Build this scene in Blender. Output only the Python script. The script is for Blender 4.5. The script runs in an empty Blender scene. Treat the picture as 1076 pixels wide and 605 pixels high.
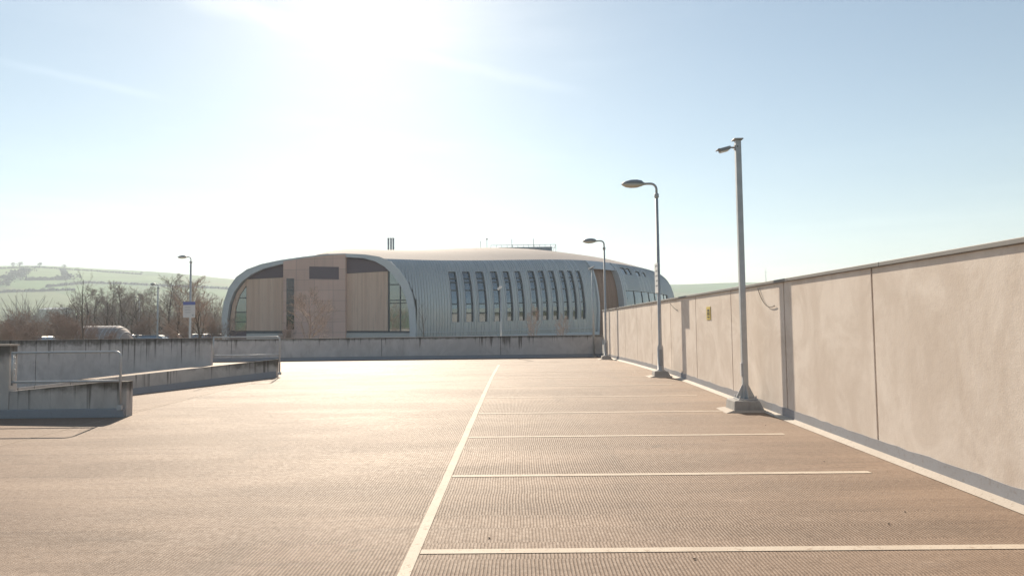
import bpy, bmesh, math, random
from mathutils import Vector, Matrix, Quaternion
random.seed(7)
R = math.radians
S = bpy.context.scene
COL = S.collection

# ------------------------------------------------------------------ camera
F = 717.0; EYE = 1.743
PSI, THETA, RHO = math.atan(6.5/F), math.atan(38.6/F), 0.0125
w_ = Vector((-math.sin(PSI)*math.cos(THETA), math.cos(PSI)*math.cos(THETA), math.sin(THETA)))
R0 = Vector((math.cos(PSI), math.sin(PSI), 0)); U0 = R0.cross(w_)
cr = R0*math.cos(RHO) - U0*math.sin(RHO); cu = R0*math.sin(RHO) + U0*math.cos(RHO)
CAM = Vector((0, 0, EYE))
cd = bpy.data.cameras.new('camera'); cam = bpy.data.objects.new('camera', cd); COL.objects.link(cam)
m = Matrix((cr, cu, -w_)).transposed().to_4x4(); m.translation = CAM
cam.matrix_world = m
cd.sensor_width = 36; cd.lens = 36*F/1076; cd.clip_start = 0.05; cd.clip_end = 9000
S.camera = cam

def ray(px, py):
    return (w_ + cr*((px-538)/F) + cu*((302.5-py)/F))
def P(px, py, Y):
    d = ray(px, py); return CAM + d*(Y/d.y)
def X(px, Y):
    return P(px, 345, Y).x

# ------------------------------------------------------------------ helpers
def tag(o, label=None, cat=None, group=None, kind=None):
    if label: o['label'] = label
    if cat: o['category'] = cat
    if group: o['group'] = group
    if kind: o['kind'] = kind
    return o
def empty(name, loc, rz=0, label=None, cat=None, group=None):
    o = bpy.data.objects.new(name, None); COL.objects.link(o)
    o.location = loc; o.rotation_euler = (0, 0, rz); o.empty_display_size = .2
    return tag(o, label, cat, group)

class MB:
    def __init__(s): s.v = []; s.f = []; s.m = []; s.sm = []
    def add(s, vs, fs, mi=0, smooth=False):
        b = len(s.v); s.v += [Vector(v) for v in vs]
        for f in fs: s.f.append([b+i for i in f]); s.m.append(mi); s.sm.append(smooth)
        return s
    def box(s, x0, x1, y0, y1, z0, z1, mi=0, M=None):
        vs = [Vector((x, y, z)) for z in (z0, z1) for y in (y0, y1) for x in (x0, x1)]
        if M is not None: vs = [M @ v for v in vs]
        return s.add(vs, [(0,2,3,1),(4,5,7,6),(0,1,5,4),(2,6,7,3),(0,4,6,2),(1,3,7,5)], mi)
    def hexa(s, b, t, mi=0):   # bottom ring, top ring (same count)
        n = len(b)
        return s.add(list(b)+list(t), [tuple(range(n))[::-1], tuple(range(n, 2*n))] + [(i, (i+1) % n, n+(i+1) % n, n+i) for i in range(n)], mi)
    def prism(s, pts, d, mi=0):   # polygon extruded by vector d
        return s.hexa([Vector(p) for p in pts], [Vector(p)+Vector(d) for p in pts], mi)
    def tube(s, pts, r, n=10, mi=0, cap=True, smooth=True):
        pts = [Vector(p) for p in pts]
        rs = r if isinstance(r, (list, tuple)) else [r]*len(pts)
        vs = []; up = None
        for i, p in enumerate(pts):
            t = (pts[min(i+1, len(pts)-1)] - pts[max(i-1, 0)]).normalized()
            if up is None:
                a = Vector((0, 0, 1)) if abs(t.z) < .9 else Vector((1, 0, 0))
                up = (a - t*a.dot(t)).normalized()
            else: up = (up - t*up.dot(t)).normalized()
            q = t.cross(up)
            for k in range(n):
                a = 2*math.pi*(k+.5)/n
                vs.append(p + (up*math.cos(a) + q*math.sin(a))*rs[i])
        fs = [(i*n+k, i*n+(k+1) % n, (i+1)*n+(k+1) % n, (i+1)*n+k) for i in range(len(pts)-1) for k in range(n)]
        s.add(vs, fs, mi, smooth)
        if cap:
            b = len(s.v)-len(vs)
            s.f.append([b+k for k in range(n)][::-1]); s.m.append(mi); s.sm.append(False)
            e = b+(len(pts)-1)*n
            s.f.append([e+k for k in range(n)]); s.m.append(mi); s.sm.append(False)
        return s
    def build(s, name, mats, parent=None, origin=None, bevel=0):
        me = bpy.data.meshes.new(name)
        off = Vector((0, 0, 0))
        if parent is not None:
            p = parent
            while p is not None: off += p.location; p = p.parent
        if origin is not None: off = Vector(origin)
        me.from_pydata([v-off for v in s.v], [], s.f)
        if not isinstance(mats, (list, tuple)): mats = [mats]
        for mt in mats: me.materials.append(mt)
        for i, p in enumerate(me.polygons): p.material_index = s.m[i]; p.use_smooth = s.sm[i]
        bm = bmesh.new(); bm.from_mesh(me)
        if len(me.vertices) < 20000: bmesh.ops.remove_doubles(bm, verts=bm.verts, dist=1e-5)
        bmesh.ops.recalc_face_normals(bm, faces=bm.faces); bm.to_mesh(me); bm.free()
        o = bpy.data.objects.new(name, me); COL.objects.link(o)
        if parent is not None: o.parent = parent
        elif origin is not None: o.location = origin
        if bevel:
            b = o.modifiers.new('edge', 'BEVEL'); b.width = bevel; b.segments = 2; b.limit_method = 'ANGLE'; b.angle_limit = R(40)
        return o

def copy_tree(o, parent=None):
    c = o.copy(); COL.objects.link(c)
    if parent is not None: c.parent = parent
    for ch in [x for x in bpy.data.objects if x.parent == o and x != c]: copy_tree(ch, c)
    return c

# ------------------------------------------------------------------ materials
class NT:
    def __init__(s, name):
        s.mat = bpy.data.materials.new(name); s.mat.use_nodes = True
        s.t = s.mat.node_tree; s.b = s.t.nodes['Principled BSDF']
    def n(s, typ, **kw):
        x = s.t.nodes.new(typ)
        for k, v in kw.items(): setattr(x, k, v)
        return x
    def l(s, a, b): s.t.links.new(a, b)
    def val(s, sock, v):
        if hasattr(v, 'links') or isinstance(v, bpy.types.NodeSocket): s.l(v, sock)
        else: sock.default_value = v
    def math(s, op, a, b=0, c=None, clamp=False):
        x = s.n('ShaderNodeMath', operation=op, use_clamp=clamp)
        s.val(x.inputs[0], a); s.val(x.inputs[1], b)
        if c is not None: s.val(x.inputs[2], c)
        return x.outputs[0]
    def pos(s, kind='Object'): return s.n('ShaderNodeTexCoord').outputs[kind]
    def world(s): return s.n('ShaderNodeNewGeometry').outputs['Position']
    def mapping(s, v, sc=(1, 1, 1), rot=(0, 0, 0), loc=(0, 0, 0)):
        x = s.n('ShaderNodeMapping'); s.l(v, x.inputs[0]); x.inputs['Scale'].default_value = sc
        x.inputs['Rotation'].default_value = rot; x.inputs['Location'].default_value = loc; return x.outputs[0]
    def noise(s, v, sc, det=4, rough=.55, dist=0):
        x = s.n('ShaderNodeTexNoise'); s.l(v, x.inputs['Vector']); x.inputs['Scale'].default_value = sc
        x.inputs['Detail'].default_value = det; x.inputs['Roughness'].default_value = rough; x.inputs['Distortion'].default_value = dist
        return x.outputs['Fac']
    def rng(s, v, a, b, c=0, d=1, smooth=True):
        x = s.n('ShaderNodeMapRange', interpolation_type='SMOOTHSTEP' if smooth else 'LINEAR'); s.l(v, x.inputs['Value'])
        for k, q in zip(('From Min', 'From Max', 'To Min', 'To Max'), (a, b, c, d)): x.inputs[k].default_value = q
        return x.outputs['Result']
    def mix(s, f, a, b, mode='MIX'):
        x = s.n('ShaderNodeMix', data_type='RGBA', blend_type=mode)
        s.val(x.inputs[0], f)
        for i, q in ((6, a), (7, b)):
            if isinstance(q, bpy.types.NodeSocket): s.l(q, x.inputs[i])
            else: x.inputs[i].default_value = (*q, 1) if len(q) == 3 else q
        return x.outputs[2]
    def sep(s, v):
        x = s.n('ShaderNodeSeparateXYZ'); s.l(v, x.inputs[0]); return x.outputs
    def comb(s, a, b, c):
        x = s.n('ShaderNodeCombineXYZ')
        for i, q in enumerate((a, b, c)): s.val(x.inputs[i], q)
        return x.outputs[0]
    def bump(s, h, strength=.3, dist=.01):
        x = s.n('ShaderNodeBump'); s.l(h, x.inputs['Height']); x.inputs['Strength'].default_value = strength
        x.inputs['Distance'].default_value = dist; s.l(x.outputs[0], s.b.inputs['Normal']); return x
    def fin(s, color=None, rough=None, metal=None, spec=None):
        for nm, q in (('Base Color', color), ('Roughness', rough), ('Metallic', metal), ('Specular IOR Level', spec)):
            if q is None: continue
            if isinstance(q, bpy.types.NodeSocket): s.l(q, s.b.inputs[nm])
            else: s.b.inputs[nm].default_value = (*q, 1) if isinstance(q, tuple) else q
        return s.mat

def plain(name, col, rough=.6, metal=0.0, var=.12, sc=6, spec=.5, bump=0):
    t = NT(name); n = t.noise(t.pos(), sc, 5)
    c = t.mix(n, tuple(c*(1-var) for c in col), tuple(min(1, c*(1+var)) for c in col))
    if bump: t.bump(t.noise(t.pos(), sc*8, 3), bump, .005)
    return t.fin(c, rough, metal, spec)

def mat_deck():
    t = NT('ribbed_deck_surface'); p = t.world(); s = t.sep(p); x, y = s[0], s[1]
    warp = t.noise(p, .6, 2); x2 = t.math('ADD', x, t.math('MULTIPLY', warp, .02))
    wob = t.math('ADD', y, t.math('MULTIPLY', t.noise(p, 1.3, 2), .06))
    band = t.math('FLOOR', t.math('DIVIDE', wob, .36))
    wn = t.n('ShaderNodeTexWhiteNoise', noise_dimensions='1D'); t.l(band, wn.inputs['W']); rnd = wn.outputs['Value']
    ph = t.math('ADD', t.math('MULTIPLY', x2, 2*math.pi/.0275), t.math('MULTIPLY', rnd, 6.28))
    rib = t.rng(t.math('SINE', ph), -.9, .7)
    wear = t.rng(t.noise(t.mapping(p, (.35, 1.1, 1)), .9, 4), .38, .62)
    edge = t.rng(x, -8.6, -6.9)                                   # smooth strip beside the ramp
    wear = t.math('MULTIPLY', wear, edge)
    amp = t.math('ADD', .5, t.math('MULTIPLY', wear, .5))
    fr = t.math('FRACT', t.math('DIVIDE', wob, .36))
    lap = t.math('MULTIPLY', t.rng(fr, .0, .06, 1, 0), .6)
    grain = t.noise(p, 160, 3, .7)
    groove = t.math('MULTIPLY', t.math('SUBTRACT', 1.0, rib), amp)
    big = t.noise(t.mapping(p, (.25, 1.0, 1)), .55, 5, .6)
    c = t.mix(t.rng(big, .3, .72), DECK_A, DECK_B)
    c = t.mix(t.math('MULTIPLY', t.rng(rnd, 0, 1, -.2, 1), .35, clamp=True), c, DECK_C)
    stain = t.rng(t.noise(t.mapping(p, (.5, .9, 1), loc=(4, 2, 0)), .8, 6, .65), .56, .74)
    c = t.mix(t.math('MULTIPLY', stain, .35), c, (.10, .075, .06))
    c = t.mix(t.math('MULTIPLY', groove, .74), c, DECK_G)  # groove dirt and the ribs' shaded sides, both put into the colour
    c = t.mix(t.math('MULTIPLY', lap, .25), c, DECK_G)
    for (u0, w0, sd_) in ((-2.05, .13, 0), (-3.62, .13, 1), (.95, .16, 2), (2.45, .16, 3)):   # tyre-worn tracks
        off = t.math('MULTIPLY', t.math('SUBTRACT', t.noise(t.mapping(p, (.3, .10, 1), loc=(sd_*7, 0, 0)), 1, 1), .5), 1.6)
        dd = t.math('ABSOLUTE', t.math('SUBTRACT', t.math('ADD', x, off), u0))
        trk = t.math('MULTIPLY', t.rng(dd, w0*.4, w0*1.5, 1, 0), t.rng(t.noise(t.mapping(p, (1, .35, 1)), 1.1, 5, .65), .45, .7))
        c = t.mix(t.math('MULTIPLY', trk, .42), c, (.13, .095, .075))
    oil = t.rng(t.noise(t.mapping(p, loc=(9, 5, 0)), 1.9, 3, .5), .70, .76)
    c = t.mix(t.math('MULTIPLY', oil, .55), c, (.085, .065, .05))
    pale = t.rng(t.noise(t.mapping(p, (.8, 1.6, 1), loc=(1, 8, 0)), 1.1, 6, .7), .56, .72)
    c = t.mix(t.math('MULTIPLY', pale, .28), c, (.46, .36, .29))
    spk = t.rng(t.noise(p, 45, 2), .68, .74)
    c = t.mix(t.math('MULTIPLY', spk, .5), c, (.09, .07, .055))
    c = t.mix(t.rng(grain, .3, .75, 0, .28), c, (.42, .31, .22))
    h = t.math('ADD', t.math('MULTIPLY', t.math('MULTIPLY', rib, amp), 1.0), t.math('MULTIPLY', grain, .8))
    h = t.math('ADD', h, t.math('MULTIPLY', t.noise(p, 14, 4), .9))
    t.bump(h, .8, .006)
    grit = t.noise(p, 24, 6, .78)
    c = t.mix(t.rng(grit, .5, .68, 0, .42), c, (.12, .085, .065))
    c = t.mix(t.rng(grit, .46, .30, 0, .35), c, (.47, .36, .27))
    stk = t.noise(t.mapping(p, (.7, 5.5, 1)), 1.0, 6, .7)
    c = t.mix(t.rng(stk, .52, .7, 0, .38), c, (.15, .105, .08))
    return t.fin(c, t.rng(grit, .3, .7, .60, .74), 0, .19)
DECK_A, DECK_B, DECK_C, DECK_G = (.30, .208, .152), (.395, .285, .212), (.22, .153, .114), (.09, .062, .047)

def mat_paint(name, col, wear_col):
    t = NT(name); p = t.world(); n = t.math('MAXIMUM', t.rng(t.noise(p, 18, 6, .7), .54, .66), t.rng(t.noise(p, 55, 3, .7), .60, .66))
    n2 = t.rng(t.noise(p, 2.5, 4), .3, .7, 0, .25)
    c = t.mix(t.math('MAXIMUM', t.math('MULTIPLY', n, .8), n2), col, wear_col)
    t.bump(t.noise(p, 120, 2), .3, .003)
    return t.fin(c, .75, 0, .2)

def mat_concrete(name, a, b, dirt, streak=0.0, scale=1.0, top=.45):
    t = NT(name); p = t.world()
    n = t.noise(p, .9*scale, 8, .66, 1.4); n2 = t.noise(t.mapping(p, (1, 1, .35)), 2.6*scale, 6, .6)
    c = t.mix(t.rng(n, .33, .67), a, b)
    c = t.mix(t.rng(n2, .5, .78, 0, .4), c, dirt)
    pit = t.rng(t.noise(p, 38, 2), .70, .76); c = t.mix(t.math('MULTIPLY', pit, .35), c, dirt)
    if streak:
        g = t.sep(t.pos('Generated'))[2]
        sn = t.noise(t.mapping(p, (9, 9, .16)), 1.0, 4, .65)
        wide = t.noise(t.mapping(p, (.55, .55, .05)), 1.0, 2)
        lim = t.math('SUBTRACT', 1.33, t.math('MULTIPLY', t.rng(sn, .32, .75), 1.0))
        lim = t.math('ADD', lim, t.math('MULTIPLY', t.rng(wide, .35, .65), .22))
        run = t.math('MULTIPLY', t.rng(t.math('SUBTRACT', g, lim), -.03, .3), t.rng(sn, .36, .62))
        c = t.mix(t.math('MULTIPLY', run, streak, clamp=True), c, (.075, .062, .05))
        moss = t.math('MULTIPLY', t.rng(t.math('ADD', g, t.math('MULTIPLY', t.noise(p, 5, 4), .14)), .95, 1.05), .8)
        c = t.mix(moss, c, (.06, .052, .04))
    t.bump(t.math('ADD', t.noise(p, 9, 6, .65), t.math('MULTIPLY', t.noise(p, 70, 2), .4)), .35, .008)
    return t.fin(c, .85, 0, .3)

def mat_metalclad():
    t = NT('standing_seam_metal'); p = t.world()
    n = t.noise(t.mapping(p, (.5, .5, .12)), 1.4, 4)
    c = t.mix(n, (.47, .475, .465), (.58, .58, .565))
    return t.fin(c, t.rng(n, .3, .7, .34, .48), .5)
def mat_timber(name, a, b):
    t = NT(name); p = t.world(); s = t.sep(p)
    bd = t.math('DIVIDE', t.math('ADD', s[0], t.math('MULTIPLY', s[1], .7)), .16)
    wn = t.n('ShaderNodeTexWhiteNoise', noise_dimensions='1D'); t.l(t.math('FLOOR', bd), wn.inputs['W'])
    c = t.mix(wn.outputs['Value'], a, b)
    gap = t.rng(t.math('FRACT', bd), 0, .14, 1, 0)
    c = t.mix(t.math('MULTIPLY', gap, .7), c, tuple(q*.35 for q in a))
    gr = t.noise(t.mapping(p, (8, 8, .5)), 1, 4); c = t.mix(t.rng(gr, .45, .8, 0, .4), c, tuple(q*.55 for q in a))
    return t.fin(c, .7)
def mat_glass(name, col=(.27, .29, .30), rough=.05):
    t = NT(name); t.b.inputs['IOR'].default_value = 1.6
    n = t.noise(t.world(), .35, 3)
    return t.fin(t.mix(n, col, tuple(c*1.2 for c in col)), rough, .85, .5)

def mat_land():
    t = NT('field_land'); p = t.world()
    v = t.n('ShaderNodeTexVoronoi'); t.l(t.mapping(p, (.0042, .0052, 0)), v.inputs['Vector']); v.inputs['Scale'].default_value = 1
    sx = t.sep(v.outputs['Color'])
    c = t.mix(sx[0], (.09, .20, .055), (.18, .28, .09))
    c = t.mix(t.rng(sx[1], .55, .8, 0, .45), c, (.24, .22, .12))
    n = t.noise(p, .02, 6); c = t.mix(t.rng(n, .4, .7, 0, .4), c, (.09, .12, .05))
    near = t.rng(t.noise(p, .12, 5), .35, .65)
    ln = t.n('ShaderNodeVectorMath', operation='LENGTH'); t.l(p, ln.inputs[0])
    c = t.mix(t.rng(ln.outputs['Value'], 150, 420, 1, 0), c, t.mix(near, (.07, .085, .035), (.15, .13, .08)))
    return t.fin(c, .95, 0, .1)

M = {}
M['deck'] = mat_deck()
M['line'] = mat_paint('worn_cream_line_paint', (.64, .55, .45), (.36, .27, .2))
M['fillet'] = mat_paint('pale_sealant_paint', (.50, .44, .38), (.34, .28, .23))
M['faint'] = mat_paint('worn_seam_sealant', (.44, .34, .26), (.28, .2, .14))
M['panel'] = mat_concrete('precast_panel_concrete', (.655, .56, .48), (.775, .685, .605), (.53, .435, .36), 0, 1.0)
M['skirt'] = mat_paint('grey_upstand_paint', (.34, .345, .37), (.28, .265, .26))
M['coping'] = plain('coping_metal', (.22, .21, .20), .6, .0, .15, 4)
M['joint'] = plain('dark_joint_sealant', (.07, .06, .055), .8)
M['parapet'] = mat_concrete('stained_parapet_concrete', (.52, .49, .475), (.63, .595, .575), (.34, .30, .28), .75, 1.2)
M['rampwall'] = mat_concrete('stained_ramp_concrete', (.48, .445, .415), (.58, .54, .50), (.29, .245, .215), .65, 1.6)
M['galv'] = plain('galvanised_steel', (.50, .51, .515), .5, .25, .2, 9)
M['galvdark'] = plain('weathered_steel', (.46, .46, .465), .55, .1, .25, 7)
M['block'] = mat_concrete('lamp_plinth_concrete', (.36, .345, .33), (.44, .42, .40), (.2, .17, .15), 0, 3)
M['lens'] = plain('clouded_lens', (.62, .60, .54), .25, 0, .05)
M['housing'] = plain('grey_housing', (.30, .31, .33), .45, .1, .1)
M['clad'] = mat_metalclad()
M['roofclad'] = plain('sunlit_tone_roof_sheet', (.44, .385, .355), .85, 0, .1, .3, .12)  # silver roof metal with its pinkish sunlit tone put into the colour
M['rim'] = plain('pale_rim_metal', (.56, .57, .58), .5, .2, .08, 2)
M['timber'] = mat_timber('light_larch_boards', (.66, .455, .345), (.74, .54, .42))
M['timberdark'] = mat_timber('brown_timber_boards', (.26, .15, .10), (.36, .22, .15))
def mat_panels(name, col, pw, ph):
    t = NT(name); p = t.world(); s = t.sep(p)
    gx = t.rng(t.math('ABSOLUTE', t.math('SUBTRACT', t.math('FRACT', t.math('DIVIDE', s[0], pw)), .5)), .488, .496)
    gz = t.rng(t.math('ABSOLUTE', t.math('SUBTRACT', t.math('FRACT', t.math('DIVIDE', s[2], ph)), .5)), .478, .492)
    cell = t.comb(t.math('FLOOR', t.math('DIVIDE', s[0], pw)), t.math('FLOOR', t.math('DIVIDE', s[2], ph)), 0)
    wn = t.n('ShaderNodeTexWhiteNoise', noise_dimensions='3D'); t.l(cell, wn.inputs['Vector'])
    c = t.mix(wn.outputs['Value'], tuple(q*.93 for q in col), tuple(min(1, q*1.05) for q in col))
    st = t.rng(t.noise(t.mapping(p, (2.2, 2.2, .2)), 1, 5, .6), .45, .75); c = t.mix(t.math('MULTIPLY', st, .25), c, tuple(q*.6 for q in col))
    c = t.mix(t.math('MULTIPLY', t.math('MAXIMUM', gx, gz), .6), c, tuple(q*.35 for q in col))
    return t.fin(c, .6)
M['midclad'] = mat_panels('terracotta_flat_panels', (.68, .465, .385), 2.02, 1.15)
M['darkband'] = plain('dark_purple_panels', (.15, .11, .125), .5, 0, .12, 1)
M['glass'] = mat_glass('tinted_glass')
M['darkglass'] = mat_glass('dark_glass', (.10, .09, .10))
M['mullion'] = plain('dark_mullion', (.10, .11, .12), .45, .3)
M['plinth'] = plain('pale_plinth', (.52, .50, .47), .8)
M['bark'] = plain('grey_brown_bark', (.105, .085, .07), .9, 0, .35, 3, .2)
M['twig'] = plain('bare_twigs', (.33, .285, .255), .9, 0, .35, .8, .2)
M['redtwig'] = plain('reddish_twigs', (.35, .26, .215), .9, 0, .35, .8, .2)
M['land'] = mat_land()
M['hedge'] = plain('dark_hedge', (.055, .06, .035), .95, 0, .4, .05, .1)
M['white'] = plain('white_sheet', (.74, .73, .72), .5, 0, .05)
M['sheet'] = plain('weathered_sign_face', (.50, .49, .50), .6, 0, .05)
M['blue'] = plain('blue_sign_header', (.10, .12, .32), .5, 0, .05)
M['yellow'] = plain('yellow_sign_face', (.62, .48, .12), .5, 0, .05)
M['black'] = plain('black_marking', (.03, .03, .03), .6)
M['rubber'] = plain('black_rubber', (.02, .02, .02), .8)
M['cover'] = plain('pale_shelter_cover', (.36, .30, .275), .7, 0, .6, 1.8, .2)
M['asphalt'] = plain('asphalt', (.055, .053, .05), .9, 0, .3, 2)
M['bounce_yard'] = plain('bounce_yard_paving', (.48, .45, .41), .9, 0, .15, .5)  # kept pale to throw light up at the building
M['slate'] = plain('pale_sheet_roof', (.38, .40, .43), .5, .2, .1)
M['leaf'] = plain('dead_leaf', (.07, .045, .03), .8)
M['carglass'] = mat_glass('car_glass', (.3, .32, .34))

# ------------------------------------------------------------------ the deck
W = 4.36          # inner face of the high wall
def deck_z(y):
    pts = [(-30, -.375), (0, 0), (12, .15), (17, .205), (21, .225), (26, .18), (36, .03), (60, .0)]
    for (a, za), (b, zb) in zip(pts, pts[1:]):
        if y <= b: return za + (zb-za)*max(0, (y-a)/(b-a))
    return pts[-1][1]
RAMP_X, RY0, RY1 = -7.38, 12.62, 30.28
def surf_z(x, y):
    z = deck_z(y)
    if x < RAMP_X and RY0 <= y <= 21.06: z += max(-1.45, (x-RAMP_X)*.107)
    if x < -13.6 and 21.15 <= y <= RY1: z += max(-1.2, (x+13.6)*.2)
    return z
xs = [-34, -30, -26, -22, -20.9, -18, -15, -13.6, -12, -9.5, -8.4, RAMP_X, -6, -4, -2, 0, 2, W+.3]
ys = sorted(set([21.05, 21.16]+[-24 + 2*i for i in range(19)] + [RY0-.1, RY0, RY1, RY1+.1] + [14+i for i in range(7)] + [22+i for i in range(15)] + [36.0]))
mb = MB(); nx = len(xs)
vs = [(x, y, surf_z(x, y)) for y in ys for x in xs]
mb.add(vs, [(j*nx+i, j*nx+i+1, (j+1)*nx+i+1, (j+1)*nx+i) for j in range(len(ys)-1) for i in range(nx-1)], 0, False)
deck = mb.build('deck', M['deck']); tag(deck, kind='structure')
mb = MB()
mb.box(-34, W+.3, -24, 35.95, -1.75, -1.70)   # slab sides below
for a in ((-34, W+.3, 35.7, 35.95), (-34, W+.3, -24, -23.8)): mb.box(a[0], a[1], a[2], a[3], -1.9, -.45)
mb.build('deck_slab', M['rampwall']); tag(bpy.data.objects['deck_slab'], kind='structure')

def strip(mb, x0, y0, x1, y1, wd, dz=.004):
    """flat painted strip following the deck"""
    a, b = Vector((x0, y0, 0)), Vector((x1, y1, 0)); L = (b-a).length; t = (b-a)/L; nrm = Vector((-t.y, t.x, 0))
    n = max(1, int(L/1.0)); r = []
    for i in range(n+1):
        c = a + t*(L*i/n)
        for sgn in (-1, 1):
            q = c + nrm*(wd/2*sgn); r.append((q.x, q.y, surf_z(q.x, q.y)+dz))
    mb.add(r, [(2*i, 2*i+1, 2*i+3, 2*i+2) for i in range(n)])
CL = -.80
mb = MB(); strip(mb, CL, -20, CL, 27.2, .088)
for k in range(-8, 8):
    y = 5.17 + 2.4*k
    strip(mb, CL+.05, y, 3.80, y - .012, .095)
tag(mb.build('bay_markings', M['line']), kind='structure')
mb = MB(); strip(mb, -7.42, 4.0, -7.36, 12.2, .03, .003); strip(mb, -7.36, 12.9, -7.36, 20.5, .03, .003)
strip(mb, -.2, 29.3, 1.9, 29.3, .1); strip(mb, -1.95, 31.6, -1.75, 33.2, .1)
tag(mb.build('deck_seam', M['faint']), kind='structure')

# ------------------------------------------------------------------ high wall on the right
wall = empty('boundary_wall', (W, 14, deck_z(14)), 0, 'tall pale concrete panel wall with grey coping along the parking bays', 'wall')
WT = 2.388         # coping underside height (level)
def z_of_top(px, py):
    Y = W*F/(px-545); return P(px, py, Y).z
J = [8.44 + 2.8*k for k in range(-7, 11)]
for a, b in zip(J, J[1:]):
    if a > 35: break
    b = min(b, 35.4)
    mb = MB(); mb.box(W, W+.16, a+.016, b-.016, deck_z(a)-.3, WT)
    mb.build('panel', M['panel'], wall, bevel=.006)
mb = MB(); mb.box(W+.05, W+.15, J[0], 35.35, -.6, WT-.01); mb.build('joint_backing', M['joint'], wall)
mb = MB()
rr = random.Random(9); jg = [rr.uniform(-.009, .009) for _ in range(240)]
for ia in range(227):
    a = -10+.2*ia; b = a+.2; za, zb = deck_z(a), deck_z(b); ta, tb = za+.185+jg[ia], zb+.185+jg[ia+1]
    mb.add([(W-.006, a, za-.05), (W-.006, b, zb-.05), (W-.006, b, tb), (W-.006, a, ta), (W+.004, a, za-.05), (W+.004, b, zb-.05), (W+.004, b, tb), (W+.004, a, ta)],
           [(0,1,2,3), (4,7,6,5), (3,2,6,7)])
mb.build('upstand', M['skirt'], wall)
mb = MB()
for a in range(-10, 36):
    b = min(a+1, 35.4)
    if b <= a: break
    za, zb = deck_z(a), deck_z(b); rr = random.Random(a)
    mb.add([(W-.085, a, za+.005), (W-.085, b, zb+.005), (W-.008, b, zb+.055), (W-.008, a, za+.055)], [(0,1,2,3)])
mb.build('sealant_fillet', M['fillet'], wall)
mb = MB()
for k in range(-3, 13):
    a, b = 2.6+2.8*k, 2.6+2.8*(k+1)-.004
    if a > 35: break
    b = min(b, 35.45); mb.box(W-.035, W+.22, a, b, WT, WT+.052)
mb.build('coping', M['coping'], wall, bevel=.006)

# yellow sign on the wall
def on_wall(px, py, x=W):
    d = ray(px, py); return CAM + d*(x/d.x)
c = on_wall(744.8, 329)
sg = empty('wall_sign', (W-.012, c.y, c.z), 0, 'small yellow notice plate fixed high on the panel wall', 'sign')
mb = MB(); mb.box(W-.012, W-.002, c.y-.16, c.y+.16, c.z-.15, c.z+.15); mb.build('plate', M['yellow'], sg, bevel=.003)
mb = MB()
mb.box(W-.016, W-.013, c.y-.09, c.y+.07, c.z+.045, c.z+.085); mb.box(W-.016, W-.013, c.y-.09, c.y-.03, c.z-.05, c.z+.03)
mb.box(W-.016, W-.013, c.y+.01, c.y+.07, c.z-.05, c.z+.03); mb.box(W-.016, W-.013, c.y-.09, c.y+.07, c.z-.105, c.z-.075)
mb.build('marking', M['black'], sg)
def cable(p, q, sag, label):
    a, b = on_wall(*p, W-.02), on_wall(*q, W-.02)
    pts = [a.lerp(b, t/12) + Vector((0, 0, -sag*4*(t/12)*(1-t/12)*(1-.3*t/12))) for t in range(13)]
    mb = MB(); mb.tube(pts, .006, 6); tag(mb.build('loose_cable', M['rubber'], origin=a), label, 'cable', 'loose cables hanging from the wall coping')
cable((796, 302.5), (814, 321), .18, 'thin dark cable drooping from the coping beside the square camera post')
cable((703.5, 318), (712, 326), .03, 'thin dark cable slanting from the coping behind the nearer street lamp')

# ------------------------------------------------------------------ far parapet, left parapet
def wallrun(name, x0, x1, y, th, z0f, z1, joints, mat, label, skirt=.16, cop=True):
    r = empty(name, ((x0+x1)/2, y, deck_z(y)), 0, label, 'parapet wall')
    edges = [x0]+joints+[x1]
    for a, b in zip(edges, edges[1:]):
        mb = MB(); mb.box(a+.012, b-.012, y, y+th, z0f-.3, z1); mb.build('panel', mat, r, bevel=.008)
    mb = MB(); mb.box(x0+.02, x1-.02, y+.04, y+th-.04, z0f-.3, z1-.02); mb.build('joint_backing', M['joint'], r)
    if skirt:
        mb = MB(); mb.box(x0, x1, y-.012, y-.001, z0f-.05, z0f+skirt)
        mb.add([(x0, y-.10, z0f+.004), (x1, y-.10, z0f+.004), (x1, y-.013, z0f+.06), (x0, y-.013, z0f+.06)], [(0,1,2,3)])
        mb.build('upstand', M['skirt'], r)
    return r
FY = 35.4
jx = [P(p, 360, FY).x for p in (-120, 10, 128, 243, 401, 526)]
wallrun('far_parapet', -33, W-.02, FY, .2, deck_z(FY), 1.17, jx, M['parapet'], 'low stained concrete parapet at the far end below the curved building')
LY = 30.2
lx1 = P(222, 375, LY).x
wallrun('side_parapet', -33, lx1, LY, .2, deck_z(LY)-1.6, 1.335, [P(-110, 360, LY).x, P(38, 360, LY).x], M['parapet'], 'stained concrete parapet behind the ramp with dark water runs', 0)

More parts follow.
